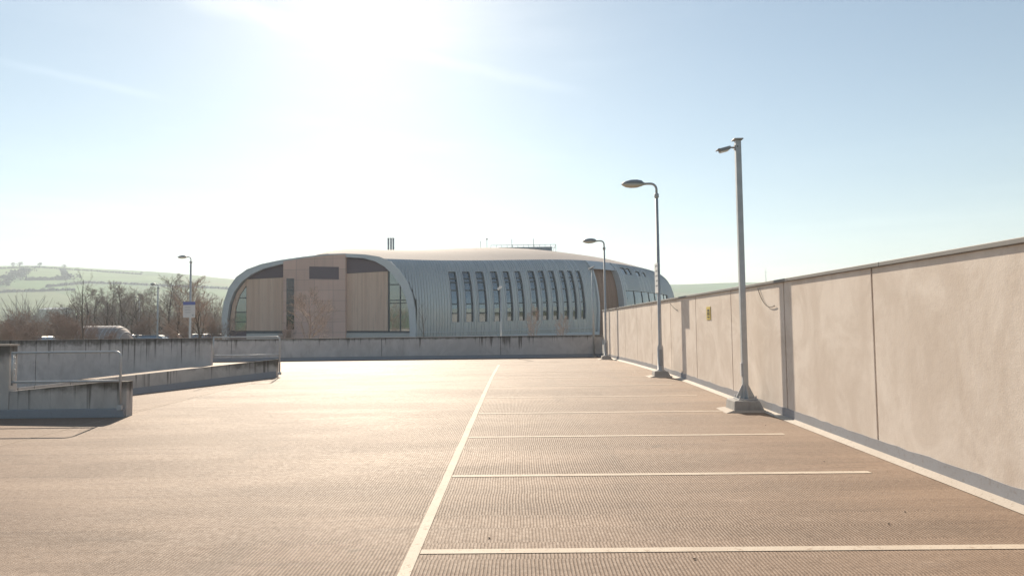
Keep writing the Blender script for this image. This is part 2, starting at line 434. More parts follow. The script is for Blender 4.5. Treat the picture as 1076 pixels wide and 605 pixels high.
# ------------------------------------------------------------------ ramp walls and rails
NY = 12.5; nz = deck_z(NY)
xl = P(9, 420, NY).x; xr = P(133, 420, NY).x
def topz(px, py): return P(px, py, NY).z
rw = empty('ramp_wall', ((xl+xr)/2, NY, nz), 0, 'low stained concrete wall with sloping top on the near side of the ramp', 'wall')
x105 = P(105, 401, NY).x
zA, zB, zC = topz(17, 411), topz(105, 402), topz(131, 400.5)
mb = MB()
mb.prism([(xl+.01, NY, -1.2), (xr, NY, -1.2), (xr, NY, zC), (x105, NY, zC-.012), (xl+.01, NY, zA)], (0, .2, 0))
mb.build('wall_body', M['rampwall'], rw, bevel=.008)
mb = MB(); mb.box(xl-9, xr-.02, NY-.05, NY-.001, nz-.1, nz+.155); mb.build('upstand', M['skirt'], rw, bevel=.01)
tp = empty('tall_parapet', (xl-2, NY, nz), 0, 'taller dark stained concrete parapet ending at the ramp wall', 'parapet wall')
zT = topz(5, 363.5)
mb = MB(); mb.box(xl-10, xl, NY-.0, NY+.2, -1.2, zT); mb.build('wall_body', M['rampwall'], tp, bevel=.01)
mb = MB(); mb.box(xl-10, xl+.02, NY-.02, NY+.22, zT, zT+.03); mb.build('coping', M['fillet'], tp)

RYF = 21.05; fz = deck_z(RYF)
fx1 = P(290.5, 385, RYF).x
lw = empty('ramp_wall', (fx1-3, RYF, fz), 0, 'long low concrete wall sloping down the far side of the ramp', 'wall')
za, zb = P(141, 393.8, RYF).z, P(290, 377.3, RYF).z
xa = P(141, 393.8, RYF).x
sl = (zb-za)/(fx1-xa); xe = -21
mb = MB(); mb.prism([(xe, RYF, -2.2), (fx1, RYF, -2.2), (fx1, RYF, zb), (xe, RYF, zb+sl*(xe-fx1))], (0, .2, 0))
mb.build('wall_body', M['rampwall'], lw, bevel=.01)
mb = MB()
def rz(x): return surf_z(x, RYF-.01)
N = 14
for i in range(N):
    a = fx1+(xe-fx1)*i/N; b = fx1+(xe-fx1)*(i+1)/N
    mb.add([(a, RYF-.03, rz(a)-.05), (b, RYF-.03, rz(b)-.05), (b, RYF-.012, rz(b)+.20), (a, RYF-.012, rz(a)+.20)], [(0,1,2,3)])
mb.build('upstand', M['skirt'], lw)

def railing(Y, pl, pr, ytop, ylow, ybase, r, label, dirn=1):
    x0, x1 = P(pl, ytop, Y).x, P(pr, ytop, Y).x
    pm = (pl+pr)/2
    zt, zl, zb_ = P(pm, ytop, Y).z, P(pm, ylow, Y).z, P(pr, ybase, Y).z
    o = empty('guard_rail', ((x0+x1)/2, Y, zb_), 0, label, 'railing', 'galvanised guard rails at the ramp walls')
    c = .10
    arc = [(x1-c+c*math.sin(a*math.pi/10), Y, zt-c+c*math.cos(a*math.pi/10)) for a in range(6)]
    mb = MB(); mb.tube([(x0, Y, zt)]+arc+[(x1, Y, zb_)], r, 12); mb.build('rail_frame', M['galv'], o)
    mb = MB(); mb.tube([(x0, Y, zl), (x1, Y, zl)], r*.98, 12); mb.build('lower_rail', M['galv'], o)
    mb = MB(); mb.tube([(x0, Y, zt+r), (x0, Y, zl-.06)], r*.9, 12); mb.build('end_post', M['galv'], o)
    mb = MB(); mb.box(x1-.042, x1+.042, Y-.03, Y+.045, zb_-.06, zb_+.03); mb.build('foot_plate', M['galv'], o)
    return o, x0, x1, zt, zl
o, x0, x1, zt, zl = railing(NY-.06, 13.5, 127, 370, 400.7, 427, .022, 'galvanised guard rail with rounded corner on the near ramp wall')
mb = MB()
for k in range(9):
    zz = zt-.05-(zt-zl-.08)*k/8
    ring = [(x0+.045+.012*math.cos(a)*(1 if k % 2 else .4), NY-.07+.012*math.sin(a)*(.4 if k % 2 else 1), zz+.034*math.sin(a*1.0)+0) for a in [i*2*math.pi/8 for i in range(9)]]
    mb.tube(ring, .006, 5, cap=False)
tag(mb.build('chain', M['galv'], origin=(x0+.045, NY-.07, zl)), 'short steel chain hanging at the hinged end of the near guard rail', 'chain')
railing(RYF-.06, 224.5, 294, 354, 373.2, 391.5, .024, 'galvanised guard rail standing at the end of the far ramp wall')

# ------------------------------------------------------------------ lamp posts on the deck
def plinth(o, x, y, z, w=.56, d=.5, h=.2, skew=.0):
    b = [(x-w/2, y-d/2, z-.04), (x+w/2, y-d/2, z-.04), (x+w/2, y+d/2, z-.04), (x-w/2, y+d/2, z-.04)]
    q = .05
    t = [(x-w/2+q*.4, y-d/2+q*.3, z+h), (x+w/2-q*2.2, y-d/2+q*.3, z+h), (x+w/2-q*2.2, y+d/2-q, z+h), (x-w/2+q*.4, y+d/2-q, z+h)]
    mb = MB(); mb.hexa(b, t); mb.build('plinth', M['block'], o, bevel=.02)
    b = [(x-w/2-.16, y-d/2-.06, z-.002), (x+w/2, y-d/2-.06, z-.002), (x+w/2, y+d/2+.1, z-.002), (x-w/2-.16, y+d/2+.1, z-.002)]
    t = [(x-w/2-.02, y-d/2-.012, z+.035), (x+w/2, y-d/2-.012, z+.035), (x+w/2, y+d/2+.01, z+.035), (x-w/2-.02, y+d/2+.01, z+.035)]
    mb = MB(); mb.hexa(b, t); mb.build('sealant_skirt', M['fillet'], o)

def lamp_head(o, base, length, drop=0, mi_dir=(-1, 0, 0), wid=.155, hgt=.13):
    """street-lamp lantern: dome-shaped housing over a shallow bowl; base = neck end"""
    d = Vector(mi_dir).normalized(); side = Vector((0, 0, 1)).cross(d).normalized(); up = d.cross(side)
    prof = [(0, .035, .035, .03), (.06, .05, .045, .035), (.15, .62*wid, .8*hgt, .06), (.35, .95*wid, hgt, .10), (.6, wid, .98*hgt, .11), (.82, .8*wid, .7*hgt, .085), (.95, .42*wid, .35*hgt, .04), (1, .05, .01, .005)]
    def shell(sign, name, mat, z0):
        mb = MB(); vs = []; n = 10
        for t, w2, hu, hd in prof:
            for k in range(n+1):
                a = math.pi*k/n
                vs.append(Vector(base) + d*(t*length) + side*(w2*math.cos(a)) + up*(z0 + sign*math.sin(a)*(hu if sign > 0 else hd)))
        fs = [(i*(n+1)+k, i*(n+1)+k+1, (i+1)*(n+1)+k+1, (i+1)*(n+1)+k) for i in range(len(prof)-1) for k in range(n)]
        mb.add(vs, fs, 0, True)
        mb.add([vs[i*(n+1)] for i in range(len(prof))]+[vs[i*(n+1)+n] for i in range(len(prof))], [(i, i+1, len(prof)+i+1, len(prof)+i) for i in range(len(prof)-1)])
        return mb.build(name, mat, o)
    h = shell(1, 'lantern', M['housing'], 0)
    shell(-1, 'bowl', M['lens'], -.004)

def street_lamp(x, y, z, htop, label, group, reach=.18, head=.68, plin=True, colr=.052, door=.92):
    o = empty('street_lamp', (x, y, z), 0, label, 'street lamp', group)
    zb = z
    if plin: plinth(o, x+.02, y, z, .50, .46, .17); zb = z+.17
    mb = MB(); mb.tube([(x, y, zb), (x, y, zb+.02), (x, y, zb+.03), (x, y, z+door-.1), (x, y, z+door), (x, y, z+htop-.38)], [.13, .13, .088, .085, colr, colr*.8], 14)
    mb.build('column', M['galvdark'], o)
    mb = MB(); mb.tube([(x, y, z+htop-.42), (x, y, z+htop-.40), (x, y, z+htop-.30), (x, y, z+htop-.28)], [colr*.85, colr*1.25, colr*1.25, colr*.7], 12); mb.build('collar', M['galvdark'], o)
    c = .17
    arc = [(x-c+c*math.cos(a*math.pi/12), y, z+htop-c+c*math.sin(a*math.pi/12)) for a in range(7)]
    mb = MB(); mb.tube([(x, y, z+htop-.3)]+arc+[(x-c-reach, y, z+htop)], .034, 10); mb.build('bracket_arm', M['galvdark'], o)
    lamp_head(o, (x-c-reach+.03, y, z+htop-.005), head)
    if plin:
        mb = MB(); mb.box(x-.045, x+.045, y-.094, y-.086, z+.32, z+.78); mb.build('access_door', M['housing'], o, bevel=.004)
    return o
LG = 'street lamps standing along the panel wall'
y2 = 19.55; x2 = P(694.3, 388, y2).x; z2 = deck_z(y2)
s2 = street_lamp(x2, y2, z2, P(690, 193, y2).z-z2, 'larger nearer street lamp with side-mounted notice plate on the parking deck', LG)
a, b = P(692, 277, y2), P(692, 308, y2)
mb = MB(); mb.box(x2-.085, x2-.072, y2-.30, y2+.12, b.z, a.z); np_ = mb.build('notice_plate', M['white'], s2, bevel=.004)
mb = MB(); mb.box(x2-.075, x2-.045, y2-.02, y2+.02, b.z+.1, b.z+.14); mb.build('bracket', M['galvdark'], np_); mb = MB(); mb.box(x2-.075, x2-.045, y2-.02, y2+.02, a.z-.16, a.z-.12); mb.build('bracket', M['galvdark'], np_)
mb = MB()
for k in range(5): mb.box(x2-.0885, x2-.0865, y2-.26, y2+.02-.05*(k % 2), a.z-.1-.14*k, a.z-.06-.14*k)
mb.build('lettering', M['housing'], np_)
y3 = 31.6; x3 = P(637, 374, y3).x; z3 = deck_z(y3)
street_lamp(x3, y3, z3, P(636, 253, y3).z-z3, 'smaller farther street lamp near the far corner of the panel wall', LG)

# square camera post with gusseted foot
y1 = 12.42; x1_ = P(783.2, 412, y1).x; z1 = deck_z(y1)
cp = empty('camera_post', (x1_, y1, z1), 0, 'tall square steel post on a concrete plinth with a small arm at its top', 'post')
plinth(cp, 4.06, y1, z1, .57, .56, .20)
zt = P(777, 147.5, y1).z; hw = .05
mb = MB(); mb.box(x1_-hw, x1_+hw, y1-hw, y1+hw, z1+.22, zt); mb.build('post_shaft', M['galv'], cp, bevel=.012)
mb = MB(); mb.box(x1_-.09, x1_+.08, y1-.09, y1+.09, zt, zt+.022); mb.build('top_plate', M['galvdark'], cp, bevel=.004)
mb = MB(); mb.box(x1_-.17, x1_+.17, y1-.17, y1+.17, z1+.2, z1+.222); mb.build('base_plate', M['galvdark'], cp, bevel=.004)
for (dx, dy) in ((1, 0), (-1, 0), (0, 1), (0, -1)):
    mb = MB()
    e = Vector((dx, dy, 0)); q = Vector((-dy, dx, 0))*.006
    b0 = Vector((x1_, y1, z1+.222))+e*(hw+.001)
    pts = [b0-q, b0+e*.115-q, b0+e*.115+Vector((0, 0, .02))-q, b0+Vector((0, 0, .25))-q]
    mb.prism(pts, q*2); mb.build('gusset', M['galv'], cp)
for dx in (-1, 1):
    for dy in (-1, 1):
        mb = MB(); mb.tube([(x1_+dx*.14, y1+dy*.14, z1+.222), (x1_+dx*.14, y1+dy*.14, z1+.27)], .014, 6); mb.build('anchor_bolt', M['galvdark'], cp)
mb = MB(); mb.box(x1_-hw-.022, x1_-hw-.001, y1-.03, y1+.03, P(778, 395, y1).z, P(778, 381, y1).z); mb.build('conduit_box', M['white'], cp, bevel=.004)
mb = MB(); mb.tube([(x1_-.02, y1-hw-.004, P(777, 154.5, y1).z), (x1_-.02, y1-hw+.002, P(777, 154.5, y1).z)], .012, 8); mb.build('cable_hole', M['rubber'], cp)
az = P(771, 155.3, y1).z
mb = MB(); mb.tube([(x1_-hw, y1, az), (x1_-hw-.11, y1, az+.005)], .016, 8); mb.box(x1_-hw-.02, x1_-hw-.001, y1-.035, y1+.035, az-.04, az+.04); mb.build('arm', M['galvdark'], cp)
Mt = Matrix.Translation((x1_-hw-.10, y1, az+.005)) @ Matrix.Rotation(R(-14), 4, 'Y')
fl = MB(); fl.box(-.20, 0, -.075, .075, -.035, .02, 0, Mt); fl.box(-.245, -.20, -.085, .085, .0, .022, 0, Mt)
h = fl.build('floodlight', M['housing'], cp, bevel=.01)
fl = MB(); fl.box(-.19, -.04, -.06, .06, -.052, -.036, 0, Mt); fl.build('lens', M['lens'], h)

# slim lamp post at the far corner + floodlight pole behind the parapet
yq = 35.1; xq = P(624, 368, yq).x; zq = deck_z(yq)
sp = empty('corner_lamp_post', (xq, yq, zq), 0, 'slim pale lamp post in the far corner beside the parapet end', 'lamp post')
zq2 = P(623, 281.5, yq).z
mb = MB(); mb.tube([(xq, yq, zq), (xq, yq, zq2)], [.06, .045], 10); mb.build('column', M['galv'], sp)
mb = MB(); mb.box(xq-.1, xq+.1, yq-.1, yq+.1, zq-.02, zq+.05); mb.build('foot_plate', M['galvdark'], sp, bevel=.01)
mb = MB(); Mt = Matrix.Translation((xq, yq, zq2)) @ Matrix.Rotation(R(-28), 4, 'Y') ; mb.box(-.20, .12, -.1, .1, -.02, .05, 0, Mt); mb.build('lamp_head', M['housing'], sp, bevel=.015)
yq = 37.5; xq = P(526.5, 350, yq).x
sp = empty('floodlight_pole', (xq, yq, -1.6), 0, 'thin pole with a tilted white floodlight in front of the curved windows', 'lamp post')
zq2 = P(526.5, 303.5, yq).z
mb = MB(); mb.tube([(xq, yq, -1.7), (xq, yq, zq2)], [.05, .035], 10); mb.build('column', M['galv'], sp)
mb = MB(); Mt = Matrix.Translation((xq-.05, yq, zq2+.06)) @ Matrix.Rotation(R(-42), 4, 'Y'); mb.box(-.15, .15, -.1, .1, -.05, .05, 0, Mt); mb.build('lamp_head', M['white'], sp, bevel=.02)

# lamps in the ground-level car park on the left
GZ = -.40
def far_lamp(px, pyt, Y, label, head=.7, sign=None):
    x = X(px, Y); zt = P(px, pyt, Y).z
    o = street_lamp(x, Y, GZ, zt-GZ, label, 'lamp columns of the lower car park', .1, head, False, .075, 1.4)
    if sign:
        a, b = P(sign[0], sign[1], Y-.12), P(sign[2], sign[3], Y-.12)
        mb = MB(); mb.box(a.x, b.x, Y-.14, Y-.11, b.z, a.z-.22); sb = mb.build('sign_board', M['sheet'], o, bevel=.008)
        mb = MB(); mb.box(a.x, b.x, Y-.141, Y-.111, a.z-.215, a.z); mb.build('header', M['blue'], sb)
        mb = MB(); mb.box(b.x-.2, b.x-.08, Y-.146, Y-.142, b.z+.1, b.z+.22)
        for k in range(3): mb.box(a.x+.12, b.x-.3, Y-.146, Y-.142, a.z-.40-.17*k, a.z-.36-.17*k)
        mb.build('lettering', M['housing'], sb)
    return o
far_lamp(199.7, 270, 46, 'tall lamp column carrying a white sign board with blue header', .66, (192.5, 317, 205, 333.5))
far_lamp(165.5, 298.5, 66, 'shorter lamp column standing before the tall bare trees', .55)
far_lamp(146, 312, 95, 'faint thin lamp column deep among the bare trees', .6)

# ------------------------------------------------------------------ land
CREST = [(-400, 60), (-200, 64), (0, 68), (40, 68.3), (100, 63.7), (170, 58.8), (240, 51), (350, 45), (500, 41), (710, 39.5), (774, 40.5), (900, 39), (1076, 36), (1500, 34)]
def lerp_tab(tab, q):
    if q <= tab[0][0]: return tab[0][1]
    for (a, va), (b, vb) in zip(tab, tab[1:]):
        if q <= b: return va+(vb-va)*(q-a)/(b-a)
    return tab[-1][1]
def sstep(t): t = max(0, min(1, t)); return t*t*(3-2*t)
RC = 1600.0
def land_z(x, y):
    r = math.hypot(x, y); a = math.atan2(x, y)
    a2 = max(-1.2, min(1.2, a)); px = 545+F*math.tan(a2)
    e = lerp_tab(CREST, px)/F*math.cos(a2)
    crest = e*RC*(1-.25*sstep((abs(a)-1.3)/1.2))
    z = GZ
    if r > 160: z = GZ - 5*sstep((r-160)/250)
    if r > 560:
        t = min(1, (r-560)/(RC-560)); z += (crest+1.743-z)*(t*t*(3-2*t)*.75+t*.25)
    if r > RC: z -= (r-RC)*.12
    if r > 300: z += 2.5*math.sin(a*23+r*.004)*sstep((r-500)/500)*(1 if r < RC-150 else .25)
    return z
rs = [0, 12, 30, 60, 100, 140, 180, 230, 290, 360, 440, 520, 600]+[640+45*i for i in range(22)]+[1660, 1760, 1950, 2250]
NA = 240
vs = [(0, 0, GZ-1.2)]; fs = []
for r in rs[1:]:
    for k in range(NA):
        a = 2*math.pi*k/NA; x, y = r*math.sin(a), r*math.cos(a); z = land_z(x, y)
        if r < 62: z -= 1.2
        elif r < 150: z -= .15
        vs.append((x, y, z))
fs = [(0, 1+(k+1) % NA, 1+k) for k in range(NA)]
for j in range(len(rs)-2):
    for k in range(NA):
        b = 1+j*NA; fs.append((b+k, b+(k+1) % NA, b+NA+(k+1) % NA, b+NA+k))
mb = MB(); mb.add(vs, fs, 0, True); tag(mb.build('ground', M['land']), kind='structure')
# deck sits above the ground; asphalt of the lower car park
mb = MB(); mb.add([(X(-60, 75), 60, GZ+.05), (X(215, 60), 48, GZ+.05), (X(215, 140), 140, GZ+.05), (X(-60, 140), 140, GZ+.05)], [(0,1,2,3)])
tag(mb.build('car_park_surface', M['asphalt']), kind='structure')

mb = MB(); mb.add([(-45, 36.2, GZ-.02), (60, 36.2, GZ-.02), (75, 150, GZ+.02), (X(216, 110), 110, GZ+.02), (X(216, 60), 60, GZ+.02)], [(0,1,2,3,4)])  # unseen pale paving added to bounce warm light onto the building
tag(mb.build('added_bounce_yard', M['bounce_yard']), kind='structure')
def on_land(px, py):
    d = ray(px, py).normalized(); t = 150
    while t < 2300:
        p = CAM+d*t
        if p.z <= land_z(p.x, p.y): return Vector((p.x, p.y, land_z(p.x, p.y)))
        t += 4
    p = CAM+d*1600; return Vector((p.x, p.y, land_z(p.x, p.y)))
def hedge_line(pts, wd, hg, label, name='hedgerow', seed=1):
    rr = random.Random(seed); q = [on_land(*p) for p in pts]; mb = MB(); P_ = []
    for a, b in zip(q, q[1:]):
        n = max(2, int((b-a).length/3))
        for i in range(n):
            c = a.lerp(b, i/n); c.z = land_z(c.x, c.y); P_.append(c)
    for c in P_:
        for _ in range(2):
            s = hg*rr.uniform(.45, 1.0); cc = c+Vector((rr.uniform(-wd, wd)*.5, rr.uniform(-wd, wd)*.5, s*.35)); r2 = s*.7
            ring = [cc+Vector((math.cos(k)*r2*1.3*rr.uniform(.7, 1.2), math.sin(k)*r2*1.3*rr.uniform(.7, 1.2), -s*.5)) for k in [i*1.2566 for i in range(5)]]
            mid = [p+Vector((0, 0, s*.7))-(p-cc)*.2 for p in ring]; top = cc+Vector((rr.uniform(-.5, .5), rr.uniform(-.5, .5), s*.8))
            mb.add(ring+mid+[top], [(i, (i+1) % 5, 5+(i+1) % 5, 5+i) for i in range(5)]+[(5+i, 5+(i+1) % 5, 10) for i in range(5)])
    return tag(mb.build(name, M['hedge'], origin=q[0]), label, 'hedge', 'hedgerows dividing the hillside fields')
hedge_line([(28, 294.5), (50, 294), (72, 293.7)], 3, 4.5, 'short level hedgerow right of the hillside woodland', seed=1)
hedge_line([(50, 301.5), (70, 299.5), (92, 297.5), (130, 298.5), (180, 301), (240, 304)], 3, 3.5, 'long hedgerow crossing the hill above the tall bare trees', seed=2)
hedge_line([(0, 307.5), (40, 306), (78, 305)], 3, 3.5, 'lowest hedgerow under the pale hillside field', seed=3)
hedge_line([(0, 282.5), (40, 281), (66, 283), (100, 285), (150, 288.5)], 3, 2.6, 'hedgerow running just under the hill crest', seed=4)
hedge_line([(66, 284), (70, 293)], 4, 4, 'steep short hedgerow running down from the crest', seed=5)
def wood(pts, n, h, label, seed):
    rr = random.Random(seed); q = [on_land(*p) for p in pts]; mb = MB()
    for _ in range(n):
        i = rr.randrange(len(q)-1); c = q[i].lerp(q[i+1], rr.random())+Vector((rr.uniform(-9, 9), rr.uniform(-16, 16), 0)); c.z = land_z(c.x, c.y)
        s = h*rr.uniform(.6, 1.1)
        for k in range(14):
            d = Vector((rr.gauss(0, 1), rr.gauss(0, 1), abs(rr.gauss(.3, .9)))).normalized()
            p = c+Vector((0, 0, s*.45))+Vector((d.x*s*.4, d.y*s*.4, d.z*s*.5)); r2 = s*rr.uniform(.08, .2)
            u = Vector((rr.gauss(0, 1), rr.gauss(0, 1), rr.gauss(0, 1))).normalized(); v = u.orthogonal().normalized()
            mb.add([p+u*r2, p+v*r2, p-u*r2, p-v*r2], [(0,1,2,3)])
    return tag(mb.build('hillside_wood', M['hedge'], origin=q[0]), label, 'woodland', kind='stuff')
wood([(-6, 304), (8, 298), (16, 293), (22, 288.5), (26, 287)], 110, 7.5, 'dark band of woodland climbing the hill at the far edge', 3)
wood([(69, 291), (73, 296)], 16, 9, 'small clump of dark woodland on the hill', 4)

# ------------------------------------------------------------------ bare trees
def gen_tree(seed, H, r0, maxlev=3, spread=.55, kids=(7, 6, 5), upright=.10, first=.22, stems=1, thin=.010):
    rr = random.Random(seed); trunk = []; twig = []
    def grow(p, d, L, r, lev):
        n = 6 if lev == 0 else (4 if lev == 1 else 3)
        pts = [p]; rad = [r]
        for i in range(n):
            j = .07 if lev == 0 else .22
            d = (d + Vector((rr.gauss(0, j), rr.gauss(0, j), rr.gauss(0, j)*.6 + (upright if lev else .1)))).normalized()
            p = p + d*(L/n); t = (i+1)/n
            r1 = max(thin*.6, r*(1-.8*t)); pts.append(p); rad.append(r1)
        (trunk if lev <= 1 else twig).append((pts, rad, 5 if lev == 0 else 3))
        if lev >= maxlev: return
        K = kids[lev] + rr.randint(-1, 1)
        for k in range(K):
            t = (first if lev == 0 else .2) + (1-(first if lev == 0 else .2))*(k+rr.random())/K*.97
            f = t*n; i = min(n-1, int(f)); q = pts[i].lerp(pts[i+1], f-i); rq = rad[i]+(rad[i+1]-rad[i])*(f-i)
            dd = (pts[i+1]-pts[i]).normalized(); o = dd.orthogonal().normalized(); o.rotate(Quaternion(dd, rr.uniform(0, 6.283)))
            ang = spread*rr.uniform(.7, 1.3) if lev == 0 else rr.uniform(.45, .95)
            nd = (dd*math.cos(ang)+o*math.sin(ang)).normalized()
            l2 = L*(.52 if lev == 0 else .55)*(1.15-.7*t if lev == 0 else 1-.45*t)*rr.uniform(.75, 1.2)
            grow(q, nd, l2, max(thin, rq*.55), lev+1)
    for s in range(stems):
        a = rr.uniform(0, 6.283); tilt = 0 if stems == 1 else rr.uniform(.1, .5)
        grow(Vector((rr.uniform(-.3, .3)*(stems > 1), rr.uniform(-.3, .3)*(stems > 1), -.1)), Vector((math.sin(a)*tilt, math.cos(a)*tilt, 1)).normalized(), H*(1 if stems == 1 else rr.uniform(.65, 1)), r0, 0)
    return trunk, twig
def tree_mesh(o, parts, mat_t, mat_c):
    trunk, twig = parts
    mb = MB()
    for pts, rad, n in trunk: mb.tube(pts, rad, n, cap=False)
    t = mb.build('trunk', mat_t); t.parent = o
    mb = MB()
    for pts, rad, n in twig: mb.tube(pts, rad, n, cap=False, smooth=False)
    c = mb.build('crown', mat_c); c.parent = o
def proto(name, args, mt, mc):
    o = empty(name, (0, 0, 0)); tree_mesh(o, gen_tree(**args), mt, mc); return o
used = set()
def plant(pr, H0, px, pyt, Y, rz, label, cat, group, wide=1.0, ground=None):
    o = pr if pr.name not in used else copy_tree(pr)
    used.add(pr.name)
    z = GZ if ground is None else ground; top = P(px, pyt, Y).z; s = (top-z)/H0
    o.location = (X(px, Y), Y, z); o.scale = (s*wide, s*wide, s); o.rotation_euler = (0, 0, rz)
    return tag(o, label, cat, group)
TALL = [proto('bare_tree', dict(seed=11+k, H=9.2, r0=.17, kids=(17, 9, 6), spread=.78, first=.18, thin=.017, upright=.10), M['bark'], M['twig']) for k in range(4)]
SHR = [proto('bare_shrub', dict(seed=31+k, H=3.6, r0=.035, kids=(9, 6, 4), spread=.5, first=.08, stems=9, thin=.010), M['redtwig'], M['redtwig']) for k in range(2)]
SAP = proto('sapling', dict(seed=52, H=7.0, r0=.10, kids=(9, 3, 2), spread=.62, first=.35, thin=.008, upright=.15), M['bark'], M['bark'])
UPR = proto('bare_tree', dict(seed=61, H=6.0, r0=.085, kids=(20, 9, 5), spread=.6, first=.1, thin=.011, upright=.2), M['bark'], M['redtwig'])
FAN = proto('bare_tree', dict(seed=71, H=5.4, r0=.085, kids=(18, 9, 5), spread=.85, first=.10, thin=.012, upright=.16), M['redtwig'], M['redtwig'])
CRT = proto('hill_tree', dict(seed=83, H=9, r0=.5, kids=(14, 7, 4), spread=.9, first=.3, thin=.11), M['bark'], M['bark'])
def mh(o):
    return max(v.co.z for ch in o.children for v in ch.data.vertices)
HT = {o.name: mh(o) for o in TALL+SHR+[CRT, SAP, UPR, FAN]}
def PL(pr, *a, **k): return plant(pr, HT[pr.name], *a, **k)
TG = 'tall bare trees behind the side parapet'
for k, (px, top, Y, w, lb) in enumerate([
    (103, 298, 96, .95, 'grey bare tree right of the lone sapling, first of the tall row'),
    (118, 294, 104, 1.0, 'tallest bare tree in the middle of the grey row behind the domed shelter'),
    (131, 300, 92, .95, 'bare tree standing above the right end of the domed shelter'),
    (146, 304, 88, 1.0, 'shorter bare tree between the domed shelter and the short lamp column'),
    (159, 309, 100, .9, 'low bare tree just left of the short lamp column'),
    (178, 293, 90, 1.0, 'tall bare tree between the two lamp columns'),
    (189, 287, 98, 1.0, 'tallest bare tree just left of the sign-board lamp column'),
    (226, 311, 80, .9, 'bare tree touching the left edge of the curved building'),
    (82, 308, 110, 1.0, 'bare tree left of the lone sapling, half hidden by shrubs'),
    (168, 316, 120, 1.2, 'hazy bare tree far behind the short lamp column'),
    (96, 303, 118, 1.1, 'bare tree just right of the lone sapling, set farther back'),
    (111, 305, 84, .9, 'nearer bare tree over the middle of the domed shelter'),
    (125, 297, 112, 1.0, 'bare tree just right of the tallest one in the grey row'),
    (139, 306, 104, 1.1, 'bare tree above the white and silver cars'),
    (152, 300, 116, 1.0, 'bare tree left of the short lamp column, set far back'),
    (184, 303, 80, 1.0, 'nearer bare tree between the lamp columns'),
    (202, 303, 100, 1.0, 'bare tree directly behind the white sign board'),
    (216, 306, 92, 1.0, 'bare tree behind the upright fine-twigged tree'),
    (70, 317, 105, 1.2, 'low bare tree among the shrubs left of the lone sapling'),
    (58, 322, 120, 1.2, 'low bare tree behind the pale hatchback')]):
    PL(TALL[k % 4], px, top, Y, k*1.7, lb, 'tree', TG, wide=w*1.3)
SG = 'bare reddish shrubs behind the side parapet'
for k, (px, top, Y, w, lb) in enumerate([
    (4, 328, 66, 1.3, 'reddish shrub at the extreme edge of the lower car park'),
    (22, 322, 74, 1.4, 'reddish shrub left of the white car'),
    (34, 330, 60, 1.2, 'low reddish shrub right in front of the white car'),
    (52, 326, 78, 1.4, 'broad reddish shrub right behind the white car'),
    (68, 322, 70, 1.3, 'tall reddish shrub between the white car and the sapling'),
    (80, 327, 62, 1.2, 'reddish shrub at the foot of the lone sapling'),
    (94, 333, 90, 1.5, 'reddish shrub behind the domed shelter, left part'),
    (112, 328, 92, 1.4, 'reddish shrub behind the domed shelter, middle part'),
    (150, 330, 84, 1.5, 'reddish shrub behind the parked cars left of the short lamp'),
    (178, 331, 80, 1.4, 'reddish shrub behind the cars between the lamp columns'),
    (226, 326, 64, 1.2, 'reddish shrub against the arched end of the building'),
    (12, 334, 52, 1.1, 'low reddish shrub close behind the tall parapet end'),
    (192, 334, 62, 1.1, 'low reddish shrub under the white sign board'),
    (98, 341, 60, 1.0, 'low twiggy shrub in front of the left part of the domed shelter'),
    (117, 344, 61, 1.0, 'low twiggy shrub in front of the middle of the domed shelter')]):
    PL(SHR[k % 2], px, top, Y, k*2.1, lb, 'shrub', SG, wide=w)
PL(SAP, 90.5, 278, 48, .6, 'lone thin sapling with a straight dark stem rising above the hill line', 'tree', None, wide=.8)
PL(UPR, 211.5, 288, 50, .3, 'fine-twigged upright tree just right of the sign-board lamp column', 'tree', None, wide=1.35)
PL(FAN, 323, 300, 56, 1.2, 'bare fan-shaped tree in front of the timber end of the building', 'tree', None, wide=1.55)
PL(SAP, 444.5, 311, 60, 2.6, 'thin bare tree in front of the arched glass corner', 'tree', None, wide=.75)
PL(FAN, 562, 318, 58, 4.0, 'small bare tree in front of the middle curved windows', 'tree', None, wide=.75)
PL(FAN, 592, 328, 60, 4.4, 'low bare tree in front of the right-hand curved windows', 'tree', None, wide=.9)
PL(SHR[1], 303, 336, 60, 1.4, 'low bare shrub beside the fan-shaped tree', 'shrub', None, wide=.9)
for k, (px, py, top, lb) in enumerate([(12, 281.5, 275.5, 'left tree of the close pair on the hill crest'), (19, 281.5, 275, 'right tree of the close pair on the hill crest'),
        (40, 281.5, 275.5, 'round single tree on the hill crest'), (66, 283, 277.5, 'small single tree on the hill crest above the sapling'), (148, 288.5, 285, 'tiny tree on the crest above the tall bare trees')]):
    g = on_land(px, py); PL(CRT, px, top, g.y, k*1.1, lb, 'tree', 'lone trees along the hill crest', wide=1.5, ground=g.z)
# far belt of trees in the valley, too dense to count
rr = random.Random(5)
mb = MB()
for _ in range(620):
    px = rr.uniform(-40, 245); Y = rr.uniform(190, 330); x = X(px, Y); hgt = rr.uniform(8, 12)*(1.35 if 8 < px < 50 else 1)
    b = Vector((x, Y, land_z(x, Y)-.5))
    for k in range(16):
        a = rr.uniform(0, 6.28); t = Vector((math.cos(a)*rr.uniform(.1, .42)*hgt, math.sin(a)*hgt*.3, hgt*rr.uniform(.45, 1)))
        st = b+Vector((0, 0, hgt*rr.uniform(0, .3)))
        mb.tube([st, st.lerp(b+t, .5)+Vector((0, 0, hgt*.06)), b+t], [.10, .07, .035], 3, cap=False, smooth=False)
tag(mb.build('valley_tree_belt', M['twig'], origin=(X(100, 280), 280, GZ)), 'hazy belt of bare trees along the valley floor', 'trees', kind='stuff')

